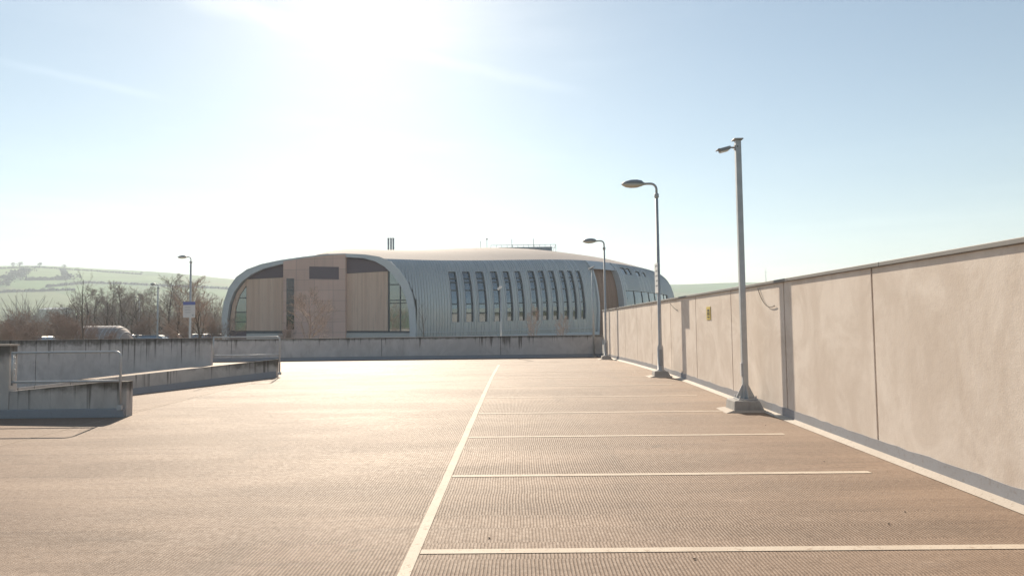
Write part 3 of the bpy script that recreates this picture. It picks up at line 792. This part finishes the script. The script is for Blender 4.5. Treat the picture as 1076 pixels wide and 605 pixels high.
# far sheds in the valley
def shed(px0, px1, pyr, Y, label):
    x0, x1 = X(px0, Y), X(px1, Y); zr = P((px0+px1)/2, pyr, Y).z; g = land_z((x0+x1)/2, Y)
    o = empty('warehouse', ((x0+x1)/2, Y, g), 0, label, 'building')
    mb = MB(); mb.box(x0, x1, Y, Y+18, g-1, zr-1.6); mb.build('wall', M['plinth'], o)
    mb = MB(); mb.prism([(x0-.4, Y-.4, zr-1.6), (x1+.4, Y-.4, zr-1.6), (x1+.4, Y+9, zr), (x0-.4, Y+9, zr)], (0, 0, .15)); mb.prism([(x0-.4, Y+9, zr), (x1+.4, Y+9, zr), (x1+.4, Y+18.4, zr-1.6), (x0-.4, Y+18.4, zr-1.6)], (0, 0, .15)); mb.build('roof', M['slate'], o)
shed(40, 62, 323, 520, 'long pale shed in the valley below the hillside field')
# mast on the right-hand hill
g = on_land(805, 298.5); mb = MB(); zt = P(805, 281, g.y).z
mb.tube([g, (g.x, g.y, zt)], [.9, .25], 6); mb.box(g.x-2.2, g.x+2.2, g.y-.3, g.y+.3, zt-9, zt-8.2)
tag(mb.build('radio_mast', M['galv'], origin=g), 'faint thin mast on the hazy hill above the panel wall', 'mast')

# ------------------------------------------------------------------ domed shelter and cars
Y = 72; xa, xb = X(91, Y), X(137, Y)
ds = empty('domed_shelter', ((xa+xb)/2, Y, GZ), 0, 'low round-roofed pale shelter with ribs behind the side parapet', 'shelter')
zt = P(118, 342.5, Y).z; rd = 2.1
mb = MB(); rb = []
nseg = 22
def hoop(t, k):
    x = xa+(xb-xa)*t; e = 1.0
    if t > .72: e = math.sqrt(max(.02, 1-((t-.72)/.28)**2))
    a = math.pi*k/14
    return Vector((x, Y-math.cos(a)*rd*e, GZ+(zt-GZ)*(math.sin(a)**.75)*e))
grid = [[hoop(i/nseg, k) for k in range(15)] for i in range(nseg+1)]
for i in range(nseg):
    for k in range(14): mb.add([grid[i][k], grid[i][k+1], grid[i+1][k+1], grid[i+1][k]], [(0,1,2,3)], 0, True)
mb.build('cover', M['cover'], ds)
for i in range(0, nseg+1, 2):
    q = MB(); q.tube([p+Vector((0, 0, .01)) for p in grid[i]], .04, 6); q.build('hoop', M['sheet'], ds)

PAINT = {}
def car(px, Y, rz, col, label):
    key = col
    if key not in PAINT: PAINT[key] = plain('car_paint', col, .25, .2, .04, 1)
    x = X(px, Y); o = empty('parked_car', (x, Y, GZ+.05), rz, label, 'car', 'cars in the lower car park')
    def put(mb, name, mat, par=None, bevel=0):
        ob = mb.build(name, mat, bevel=bevel); ob.parent = par or o; return ob
    side = [(-2.1, .28), (2.1, .28), (2.15, .55), (2.05, .78), (1.15, .92), (-1.75, .98), (-2.08, .86), (-2.15, .5)]
    mb = MB(); mb.prism([(a, -.85, b) for a, b in side], (0, 1.7, 0)); put(mb, 'body', PAINT[key], bevel=.06)
    lo = [(-1.85, .95), (1.2, .90)]; hi = [(-1.35, 1.42), (.35, 1.45)]
    mb = MB(); mb.hexa([(-1.85, -.78, .94), (1.2, -.78, .90), (1.2, .78, .90), (-1.85, .78, .94)], [(-1.3, -.62, 1.40), (.35, -.62, 1.42), (.35, .62, 1.42), (-1.3, .62, 1.40)]); put(mb, 'windows', M['carglass'], bevel=.04)
    mb = MB(); mb.hexa([(-1.42, -.65, 1.385), (.48, -.65, 1.395), (.48, .65, 1.395), (-1.42, .65, 1.385)], [(-1.2, -.52, 1.47), (.2, -.52, 1.48), (.2, .52, 1.48), (-1.2, .52, 1.47)]); put(mb, 'roof', PAINT[key], bevel=.03)
    for wx in (-1.3, 1.35):
        for wy in (-.80, .80):
            mb = MB(); mb.tube([(wx, wy-.1, .31), (wx, wy+.1, .31)], .31, 16); put(mb, 'wheel', M['rubber'])
    for wy in (-.6, .6):
        mb = MB(); mb.box(2.06, 2.16, wy-.16, wy+.16, .62, .76); put(mb, 'headlight', M['lens'], bevel=.02)
    return o
car(48.5, 74, 1.5, (.50, .52, .44), 'pale hatchback seen end-on among the reddish shrubs')
car(136, 82, 1.65, (.62, .62, .62), 'white car just right of the domed shelter')
car(147, 84, 1.5, (.52, .52, .53), 'silver car beside the white one, left of the short lamp column')
car(166, 72, .08, (.13, .14, .16), 'dark grey car side-on at the foot of the short lamp column')
car(188, 86, 1.5, (.5, .5, .52), 'grey car under the white sign board')
car(202, 84, 1.62, (.62, .60, .56), 'cream car right of the white sign board')
car(215, 82, 1.5, (.62, .63, .64), 'white car behind the upright fine-twigged tree')
car(229, 80, 1.4, (.60, .60, .60), 'bright car parked nearest the curved building')

# ------------------------------------------------------------------ the curved building
B0 = P(437.5, 345, 75); GY = 75.0
bld = empty('curved_building', (B0.x, GY, GZ), 0, 'large rounded silver-clad building with timber end and tall curved windows', 'building')
H0 = R(28); RR = 80.6
def plan(s):
    if s < 0: h = H0; p = Vector((B0.x+s*math.cos(h), B0.y+s*math.sin(h), 0))
    else:
        h = H0+s/RR; p = Vector((B0.x+RR*(math.sin(h)-math.sin(H0)), B0.y+RR*(math.cos(H0)-math.cos(h)), 0))
    return p, Vector((-math.sin(h), math.cos(h), 0))
def ks(s): return 1+.13*sstep(s/32)-.04*sstep((s-45)/30)
ctrl = [(-1.6, .30), (.7, .14), (2.1, .04), (3.6, 0), (5.2, .17), (6.6, .46), (7.84, .92), (8.72, 1.5), (9.25, 2.15)]
def cat(ps, n):
    out = []
    for i in range(len(ps)-1):
        p0, p1, p2, p3 = ps[max(i-1, 0)], ps[i], ps[i+1], ps[min(i+2, len(ps)-1)]
        for k in range(n):
            t = k/n; out.append(tuple(.5*(2*b+(c-a)*t+(2*a-5*b+4*c-d)*t*t+(3*b-a-3*c+d)*t**3) for a, b, c, d in zip(p0, p1, p2, p3)))
    return out+[ps[-1]]
PROF = cat(ctrl, 3)
def lev(z): return min(range(len(PROF)), key=lambda i: abs(PROF[i][0]-z))
def sp_(s, l, push=0.0, prof=None):
    z, ip = PROF[l] if prof is None else prof
    p, n = plan(s); q = p+n*(ip+push); q.z = GZ+(z-GZ)*ks(s); return q
def s_of(px, z=3.5):
    lo, hi = -5, 110
    for _ in range(50):
        mid = (lo+hi)/2; p, _n = plan(mid); q = p-CAM; u = q.dot(cr)/q.dot(w_)*F+538
        if u < px: lo = mid
        else: hi = mid
    return lo
wins = []
for a, b in [(475, 482.3), (490, 497.3), (504, 511.8), (520, 526.5), (533.4, 539.2), (546, 551.5), (560, 566), (571, 576.3), (582, 587.2), (593.4, 598), (602.5, 606.6), (611.2, 615.2)]:
    wins.append((s_of(a-.35), s_of(b+.35), lev(1.9), lev(7.84)))
SA, SB = s_of(629), s_of(656)
SEND = RR*(R(125)-H0)
openB = [(s_of(660), s_of(704), lev(3.6), lev(5.6)), (s_of(662), s_of(667), lev(7.84), lev(8.72)), (s_of(668), s_of(672), lev(7.84), lev(8.72)), (s_of(677), s_of(681), lev(7.84), lev(8.5)), (s_of(684), s_of(687), lev(7.84), lev(8.5)), (s_of(695), s_of(699), lev(6.6), lev(7.4))]
def shell(s0, s1, opens, cut):
    S_ = set()
    edges = sorted([q for o in opens for q in o[:2]])
    for e in edges: S_.add((e, 0.0))
    s = s0; S_.add((s0, 0)); S_.add((s1, 0))
    while s < s1-.1:
        near = any(abs(s-e) < .12 for e in edges)
        if not near and s > s0+.1:
            S_.add((s-.055, 0)); S_.add((s, .075)); S_.add((s+.055, 0))
        s += .34
    S_ = sorted(S_)
    mb = MB(); L = len(PROF)
    vs = [sp_(s, l, -r) for s, r in S_ for l in range(L)]
    fs = []
    for j in range(len(S_)-1):
        sm = (S_[j][0]+S_[j+1][0])/2
        for l in range(L-1):
            if any(a < sm < b and z0 <= l < z1 for a, b, z0, z1 in opens): continue
            fs.append((j*L+l, (j+1)*L+l, (j+1)*L+l+1, j*L+l+1))
    mb.add(vs, fs)
    for a, b, z0, z1 in opens:
        for l in range(z0, z1):
            for q in (a, b): mb.add([sp_(q, l), sp_(q, l+1), sp_(q, l+1, .2), sp_(q, l, .2)], [(0,1,2,3)])
        n = 6
        for i in range(n):
            q, q2 = a+(b-a)*i/n, a+(b-a)*(i+1)/n
            for l in (z0, z1): mb.add([sp_(q, l), sp_(q2, l), sp_(q2, l, .2), sp_(q, l, .2)], [(0,1,2,3)])
    o = mb.build('metal_shell', M['clad'], bld)
    if cut:
        bm = bmesh.new(); bm.from_mesh(o.data)
        bmesh.ops.bisect_plane(bm, geom=bm.verts[:]+bm.edges[:]+bm.faces[:], plane_co=(0, .05, 0), plane_no=(0, 1, 0), clear_inner=True)
        bm.to_mesh(o.data); bm.free()
    return o
shell(-9.5, SA, wins, True); shell(SB, SEND, openB, False)
def window(a, b, z0, z1, nv, bars):
    mb = MB(); n = max(1, nv*2)
    for i in range(n):
        q, q2 = a+(b-a)*i/n, a+(b-a)*(i+1)/n
        for l in range(z0, z1): mb.add([sp_(q, l, .16), sp_(q2, l, .16), sp_(q2, l+1, .16), sp_(q, l+1, .16)], [(0,1,2,3)])
    f = mb.build('window', M['glass'], bld)
    mb = MB()
    def bar(p0, p1, p2, p3, t): mb.hexa([p0, p1, p2, p3], [v+t for v in (p0, p1, p2, p3)])
    p, nn = plan((a+b)/2); out = -nn*.07
    for l in bars:
        q0, q1 = sp_(a+.01, l, .15), sp_(b-.01, l, .15); u = Vector((0, 0, .06)); bar(q0-u, q1-u, q1+u, q0+u, out)
    wv = (b-a)*.5*.1 if nv == 1 else .06
    for i in range(nv+1):
        c = a+(b-a)*i/nv; c = min(max(c, a+.07), b-.07)
        for l in range(z0, z1):
            e = [sp_(c-.05, l, .15), sp_(c+.05, l, .15), sp_(c+.05, l+1, .15), sp_(c-.05, l+1, .15)]
            bar(*e, out)
    mb.build('frame', M['mullion'], f)
for k, (a, b, z0, z1) in enumerate(wins): window(a, b, z0, z1, 1, [lev(3.0), lev(4.3), lev(5.5), lev(6.4), lev(7.1)])
for k, (a, b, z0, z1) in enumerate(openB): window(a, b, z0, z1, 7 if k == 0 else 1, [lev(4.8)] if k == 0 else [])
# band lines and fins edging the windows
for a, b, z0, z1 in wins:
    for q in (a-.10, b+.02):
        mb = MB()
        for l in range(z0-0, z1):
            e = [sp_(q, l, .02), sp_(q+.08, l, .02), sp_(q+.08, l+1, .02), sp_(q, l+1, .02)]
            p, nn = plan(q); mb.hexa(e, [v-nn*.10 for v in e])
        mb.build('window_fin', M['rim'], bld)
# recessed timber entrance between the two shells
mb = MB(); n = 8
for i in range(n):
    q, q2 = SA+(SB-SA)*i/n, SA+(SB-SA)*(i+1)/n
    for l in range(len(PROF)-1): mb.add([sp_(q, l, .7), sp_(q2, l, .7), sp_(q2, l+1, .7), sp_(q, l+1, .7)], [(0,1,2,3)])
mb.build('timber_recess', M['timberdark'], bld)
for q, wd in ((SA, .34), (SB, .30)):
    mb = MB()
    for l in range(len(PROF)-1):
        sgn = -1 if q == SB else 1
        e = [sp_(q-wd*.5, l, .8), sp_(q+wd*.5, l, .8), sp_(q+wd*.5, l+1, .8), sp_(q-wd*.5, l+1, .8)]
        f = [sp_(q-wd*.5, l, -.22), sp_(q+wd*.5, l, -.22), sp_(q+wd*.5, l+1, -.22), sp_(q-wd*.5, l+1, -.22)]
        mb.hexa(e, f)
    mb.build('recess_rim', M['rim'], bld)
mb = MB(); lt, lt2 = lev(8.72), lev(9.25)
for l in range(lev(8.3), len(PROF)-1):
    for i in range(4):
        q, q2 = SA+(SB-SA)*i/4, SA+(SB-SA)*(i+1)/4
        mb.add([sp_(q, l, .0), sp_(q2, l, .0), sp_(q2, l+1, .0), sp_(q, l+1, .0)], [(0,1,2,3)])
mb.build('recess_canopy', M['rim'], bld)
# roof
def rise(s): return 2.7*sstep((s+13)/10)-.5*sstep((s-50)/30)
mb = MB(); NS = 60; NT_ = 10; g = []
for i in range(NS+1):
    s = -8.0+(SEND+8.0)*i/NS; row = []
    for t in range(NT_+1):
        u = t/NT_; ip = 2.15+25.5*u; z = 9.25+.35*min(1, u*5)+rise(s)*(1-(1-u)**2.2)
        row.append(sp_(s, 0, 0, (z, ip)))
    d = row[-1].copy(); d.z = GZ; row.append(d); g.append(row)
for i in range(NS):
    for t in range(NT_+1): mb.add([g[i][t], g[i+1][t], g[i+1][t+1], g[i][t+1]], [(0,1,2,3)], 0, t < NT_)
o = mb.build('roof', M['roofclad'], bld)
bm = bmesh.new(); bm.from_mesh(o.data)
bmesh.ops.bisect_plane(bm, geom=bm.verts[:]+bm.edges[:]+bm.faces[:], plane_co=(0, .3, 0), plane_no=(0, 1, 0), clear_inner=True); bmesh.ops.recalc_face_normals(bm, faces=bm.faces); bm.to_mesh(o.data); bm.free()
# cladding base line and plinth strip
for z0, z1, ps in ((1.00, 1.08, -.10), (.2, .55, -.13)):
    mb = MB()
    for i in range(60):
        q, q2 = 0+(SA)*i/60, 0+(SA)*(i+1)/60
        e = [sp_(q, 0, ps, (z0, .12)), sp_(q2, 0, ps, (z0, .12)), sp_(q2, 0, ps, (z1, .12)), sp_(q, 0, ps, (z1, .12))]
        p, nn = plan(q); mb.hexa(e, [v-nn*.05 for v in e])
    mb.build('base_trim', M['rim'], bld)

# gable end
def gp(px, py, y=GY): return P(px, py, y)
outer = [(236.5, 362), (236, 345), (236, 333), (238, 318), (243, 303), (251, 291.5), (262, 283.5), (277, 278), (297, 273.8), (320, 270.5), (345, 267.6), (363, 267), (385, 268), (400, 270.3), (411, 275), (421, 284), (429, 296), (434, 309), (437, 325), (438, 345), (438, 362)]
inner = [(242, 362), (241.5, 345), (242, 334), (244, 319.5), (249, 306.5), (257, 296), (266.5, 289), (279, 283), (297, 278.2), (320, 274.5), (345, 271), (363, 270.6), (383, 271.8), (395, 275), (405, 280.5), (414, 289), (422, 300.5), (427, 312), (430.5, 327), (431.5, 345), (431.5, 362)]
mb = MB()
for (a, b), (c, d) in zip(zip(outer, outer[1:]), zip(inner, inner[1:])):
    e = [gp(*a), gp(*b), gp(*d), gp(*c)]
    mb.hexa([v+Vector((0, -.75, 0)) for v in e], [v+Vector((0, .30, 0)) for v in e])
mb.build('arched_rim', M['rim'], bld)
mb = MB()   # hull behind the gable
o2 = [gp(*p) for p in outer[:12]]
back = [Vector((v.x+7+(.0), v.y+24, GZ+(v.z-GZ)*.80)) for v in o2]
f0 = [v+Vector((0, .28, -.02)) for v in o2]
for i in range(len(o2)-1): mb.add([f0[i], f0[i+1], back[i+1], back[i]], [(0,1,2,3)], 0, True)
bq = [Vector((v.x, v.y, GZ)) for v in back]
for i in range(len(o2)-1): mb.add([back[i], back[i+1], bq[i+1], bq[i]], [(0,1,2,3)])
mb.add([f0[-1], back[-1], bq[-1], Vector((f0[-1].x, f0[-1].y, GZ))], [(0,1,2,3)])
mb.build('end_hull', M['clad'], bld)
mb = MB(); mb.prism([v+Vector((0, 0, 0)) for v in [gp(*p) for p in inner]], (0, .5, 0)); mb.build('end_wall', M['darkband'], bld)
def patch(name, pts, mat, y0, th=.12): 
    mb = MB(); mb.prism([P(px, py, y0) for px, py in pts], (0, th, 0)); return mb.build(name, mat, bld)
patch('timber_panel', [(259, 293.5), (297.5, 291.5), (297.5, 347.5), (259, 347.5)], M['timber'], GY-.30, .29)
patch('timber_panel', [(363, 287.5), (407.5, 285), (407.5, 347.5), (363, 347.5)], M['timber'], GY-.30, .29)
patch('dark_panel', [(259, 287.5), (277, 281.6), (297.5, 277.5), (297.5, 291.2), (259, 293.2)], M['darkband'], GY-.22, .2)
patch('dark_panel', [(363, 271.5), (385, 273), (407.5, 276.5), (407.5, 284.7), (363, 287.2)], M['darkband'], GY-.22, .2)
patch('mid_wall', [(297.6, 274.5), (320, 271), (345, 268), (362.9, 267.2), (362.9, 362), (297.6, 362)], M['midclad'], GY-.85, .8)
patch('dark_window', [(325, 280), (356, 280.5), (356, 293.5), (325, 293)], M['darkband'], GY-.88, .1)
tw = patch('tall_window', [(301, 292.5), (309, 292.5), (309, 346), (301, 346)], M['darkglass'], GY-.88, .1)
mb = MB()
for py in (305, 318, 331):
    a, b = P(301, py, GY-.9), P(309, py, GY-.9); mb.box(a.x, b.x, GY-.93, GY-.89, a.z-.05, a.z+.05)
mb.build('frame', M['mullion'], tw)
patch('base_strip', [(259, 347.6), (297.5, 347.6), (297.5, 350), (259, 350)], M['mullion'], GY-.25, .2)
patch('base_strip', [(363, 347.6), (431, 347.6), (431, 349.6), (363, 349.6)], M['mullion'], GY-.25, .2)
patch('end_plinth', [(259, 350.1), (297.5, 350.1), (297.5, 364), (259, 364)], M['plinth'], GY-.5, .45)
patch('end_plinth', [(363, 349.7), (431, 349.7), (431, 364), (363, 364)], M['plinth'], GY-.5, .45)
# arched glazing with reveal
il = [p for p in inner if p[0] <= 259 and p[1] <= 347]
gl = [(246.5, 347.5), (246.3, 335), (248, 322), (252, 310), (258.8, 300), (258.8, 347.5)]
gw = patch('end_glazing', gl, M['glass'], GY-.15, .1)
mb = MB()
for py in (313, 328, 338):
    a, b = P(247.5, py, GY-.2), P(258.5, py, GY-.2); mb.box(a.x, b.x, GY-.24, GY-.16, a.z-.05, a.z+.05)
mb.build('frame', M['mullion'], gw)
rv = [(242, 347), (242, 334), (244.2, 319.5), (249.2, 306.5), (257, 296.5), (258.9, 294.5), (258.9, 299.6), (252, 309.6), (247.9, 322), (246.2, 335), (246.3, 347)]
patch('timber_reveal', rv, M['timber'], GY-.28, .25)
gr = [(408.5, 347.5), (408.5, 282), (413, 286.5), (418.5, 294), (424.5, 304.5), (429, 318), (430.6, 332), (430.9, 347.5)]
gw = patch('end_glazing', gr, M['glass'], GY-.15, .1)
mb = MB()
for py, x1 in ((299, 421.5), (315.5, 428), (318.5, 428.7)):
    a, b = P(408.7, py, GY-.2), P(x1, py, GY-.2); mb.box(a.x, b.x, GY-.24, GY-.16, a.z-.05, a.z+.05)
a, b = P(420.6, 297.5, GY-.2), P(420.6, 347.5, GY-.2); mb.box(a.x-.06, a.x+.06, GY-.25, GY-.165, b.z, a.z)
a, b = P(408.6, 281, GY-.2), P(408.6, 347.5, GY-.2); mb.box(a.x-.07, a.x+.07, GY-.25, GY-.165, b.z, a.z)
pts = [P(px, py, GY-.2) for px, py in gr[1:]]; mb.tube(pts, .07, 5)
mb.build('frame', M['mullion'], gw)

# roof-top things
def roofz(px, py, Y): return P(px, py, Y)
for px in (408.2, 410.9, 413.4):
    a, b = P(px, 268, 106), P(px, 250.5, 106)
    mb = MB(); mb.tube([(a.x, 106, GZ), (a.x, 106, b.z)], .15, 10); mb.tube([(a.x, 106, b.z-.02), (a.x, 106, b.z+.06)], .19, 10); mb.build('flue', M['galvdark'], bld)
YR = 102
mb = MB(); a, b = P(524, 264, YR), P(580, 258.7, YR)
mb.box(a.x, b.x, YR, YR+9, a.z-1.2, P(552, 259.5, YR).z); mb.build('roof_plant', M['slate'], bld)
mb = MB(); zt = P(552, 257.6, YR).z+.0
x0, x1 = P(516, 262, YR).x, P(584, 262, YR).x
for i in range(13):
    x = x0+(x1-x0)*i/12; mb.tube([(x, YR-.4, zt-1.6), (x, YR-.4, zt)], .035, 5)
mb.tube([(x0, YR-.4, zt), (x1, YR-.4, zt)], .035, 5); mb.tube([(x0, YR-.4, zt-.45), (x1, YR-.4, zt-.45)], .035, 5)
mb.tube([(x1, YR-.4, zt), (x1, YR+9, zt)], .035, 5)
mb.build('roof_railing', M['galv'], bld)
for px, pt, ball in ((505.5, 254, 0), (512, 252.5, 1), (538, 252, 0), (560.5, 251.5, 0)):
    a, b = P(px, 263, YR), P(px, pt, YR); mb = MB(); mb.tube([(a.x, YR-.8, a.z-1.2), (a.x, YR-.8, b.z)], .045, 6)
    if ball: mb.tube([(a.x, YR-.8, b.z-.05), (a.x, YR-.8, b.z+.03), (a.x, YR-.8, b.z+.15), (a.x, YR-.8, b.z+.22)], [.05, .14, .14, .04], 8)
    mb.build('roof_mast', M['galvdark'], bld)

# ------------------------------------------------------------------ dead leaves on the deck
def on_deck(px, py):
    d = ray(px, py); t = 3.0
    while t < 40:
        p = CAM+d*t
        if p.z <= deck_z(p.y)+.001: return p
        t += .01
for k, (px, py, lb) in enumerate([(804.5, 447, 'small dark leaf near the plinth of the square camera post'), (514, 565.5, 'small dark leaf between the two nearest bay lines'), (730, 587.5, 'small pale-edged leaf below the nearest bay line'),
        (951, 538, 'dark leaf near the wall in the nearest bay'), (866, 485, 'dark speck of leaf in front of the second bay line'), (934, 550.5, 'second dark leaf in the nearest bay, farther from the wall')]):
    p = on_deck(px, py); rr = random.Random(k); mb = MB(); s = .008; a = rr.uniform(0, 6)
    pts = [Vector((math.cos(a+i*1.047)*s*(1.5 if i % 3 == 0 else .7), math.sin(a+i*1.047)*s*(1.5 if i % 3 == 0 else .7), .003+.005*(i % 2))) for i in range(6)]
    mb.prism([p+q for q in pts], (0, 0, .003)); tag(mb.build('dead_leaf', M['leaf'], origin=p), lb, 'leaf', 'dead leaves on the parking deck')

# ------------------------------------------------------------------ light, sky, haze
AZ, EL = R(-13.2), R(29)
sd = Vector((math.sin(AZ)*math.cos(EL), math.cos(AZ)*math.cos(EL), math.sin(EL)))
ld = bpy.data.lights.new('sun', 'SUN'); ld.energy = 4.6; ld.angle = R(.55); ld.color = (1, .87, .70)
lo = bpy.data.objects.new('sun', ld); COL.objects.link(lo); lo.rotation_euler = sd.to_track_quat('Z', 'Y').to_euler(); lo.location = sd*60
wd = bpy.data.worlds.new('World'); S.world = wd; wd.use_nodes = True
t = wd.node_tree; bg = t.nodes['Background']; bg.inputs['Strength'].default_value = .062
sky = t.nodes.new('ShaderNodeTexSky'); sky.sky_type = 'NISHITA'; sky.sun_disc = False
sky.sun_elevation = EL; sky.sun_rotation = AZ; sky.air_density = 1.0; sky.dust_density = .28; sky.ozone_density = 1.4; sky.altitude = 100
tc = t.nodes.new('ShaderNodeTexCoord').outputs['Generated']
def wm(op, a, b=0, clamp=False):
    x = t.nodes.new('ShaderNodeMath'); x.operation = op; x.use_clamp = clamp
    for i, q in enumerate((a, b)):
        if isinstance(q, bpy.types.NodeSocket): t.links.new(q, x.inputs[i])
        else: x.inputs[i].default_value = q
    return x.outputs[0]
def wrng(v, a, b, c=0, d=1):
    x = t.nodes.new('ShaderNodeMapRange'); x.interpolation_type = 'SMOOTHSTEP'; t.links.new(v, x.inputs[0])
    for i, q in enumerate((a, b, c, d)): x.inputs[i+1].default_value = q
    return x.outputs[0]
def wdot(v):
    x = t.nodes.new('ShaderNodeVectorMath'); x.operation = 'DOT_PRODUCT'; t.links.new(tc, x.inputs[0]); x.inputs[1].default_value = v; return x.outputs['Value']
def wnoise(sc, scale, det=6, rough=.6, rot=(0, 0, 0)):
    mp = t.nodes.new('ShaderNodeMapping'); t.links.new(tc, mp.inputs[0]); mp.inputs['Scale'].default_value = sc; mp.inputs['Rotation'].default_value = rot
    x = t.nodes.new('ShaderNodeTexNoise'); t.links.new(mp.outputs[0], x.inputs['Vector']); x.inputs['Scale'].default_value = scale; x.inputs['Detail'].default_value = det; x.inputs['Roughness'].default_value = rough; return x.outputs['Fac']
def streak(p1, p2, wd_):
    a, b = ray(*p1).normalized(), ray(*p2).normalized(); n = a.cross(b).normalized(); along = (b-a).normalized()
    off = wm('ADD', wdot(n), wm('MULTIPLY', wm('SUBTRACT', wnoise((1, 1, 1), 9), .5), wd_*1.6))
    m1 = wrng(wm('ABSOLUTE', off), 0, wd_, 1, 0); pos = wdot(along); lo_, hi_ = a.dot(along), b.dot(along); e = (hi_-lo_)*.3
    return wm('MULTIPLY', wm('MULTIPLY', m1, wrng(pos, lo_, lo_+e)), wrng(pos, hi_-e, hi_, 1, 0))
st = wm('MAXIMUM', streak((160, -14), (345, 34), .022), wm('MULTIPLY', streak((-40, 58), (190, 106), .008), .6))
st = wm('MAXIMUM', st, wm('MULTIPLY', streak((380, 44), (640, 105), .014), .55))
cir = wm('MULTIPLY', wrng(wnoise((.5, .5, 3.2), 2.6, 7, .62, (0, .1, .5)), .52, .8), .22)
low = wm('MULTIPLY', wrng(wnoise((.35, .35, 5), 3.0, 6, .6), .45, .7), wrng(wdot((0, 0, 1)), .28, .02, 0, .35))
cl = wm('MAXIMUM', wm('MAXIMUM', wm('MULTIPLY', st, .26), cir), low, True)
mx = t.nodes.new('ShaderNodeMix'); mx.data_type = 'RGBA'; mx.blend_type = 'MIX'
t.links.new(cl, mx.inputs[0]); t.links.new(sky.outputs[0], mx.inputs[6])
br = t.nodes.new('ShaderNodeMix'); br.data_type = 'RGBA'; br.blend_type = 'MULTIPLY'; br.inputs[0].default_value = 1
t.links.new(sky.outputs[0], br.inputs[6]); br.inputs[7].default_value = (1.9, 1.65, 1.45, 1)
t.links.new(br.outputs[2], mx.inputs[7])
tn = t.nodes.new('ShaderNodeMix'); tn.data_type = 'RGBA'; tn.blend_type = 'MULTIPLY'; tn.inputs[0].default_value = 1
t.links.new(mx.outputs[2], tn.inputs[6]); tn.inputs[7].default_value = (1.03, 1.03, .92, 1); t.links.new(tn.outputs[2], bg.inputs['Color'])

HAZE = True
if HAZE:
    mb = MB(); mb.box(-2300, 2300, -2300, 2300, -120, 185)
    hm = bpy.data.materials.new('hazy_air'); hm.use_nodes = True; nt = hm.node_tree; nt.nodes.clear()
    out = nt.nodes.new('ShaderNodeOutputMaterial'); pv = nt.nodes.new('ShaderNodeVolumePrincipled')
    pv.inputs['Color'].default_value = (.80, .90, 1, 1); pv.inputs['Density'].default_value = .00050; pv.inputs['Anisotropy'].default_value = .22
    nt.links.new(pv.outputs[0], out.inputs['Volume'])
    tag(mb.build('haze', hm), 'thin pale winter haze over the valley', 'haze', kind='stuff')

S.view_settings.view_transform = 'Standard'; S.view_settings.look = 'None'; S.view_settings.gamma = 1; S.view_settings.exposure = 1.0
S.render.engine = 'CYCLES'
S.cycles.use_denoising = True; S.cycles.max_bounces = 6; S.cycles.diffuse_bounces = 3; S.cycles.volume_bounces = 0
S.cycles.use_adaptive_sampling = True; S.cycles.adaptive_threshold = .01; S.cycles.sample_clamp_indirect = 4
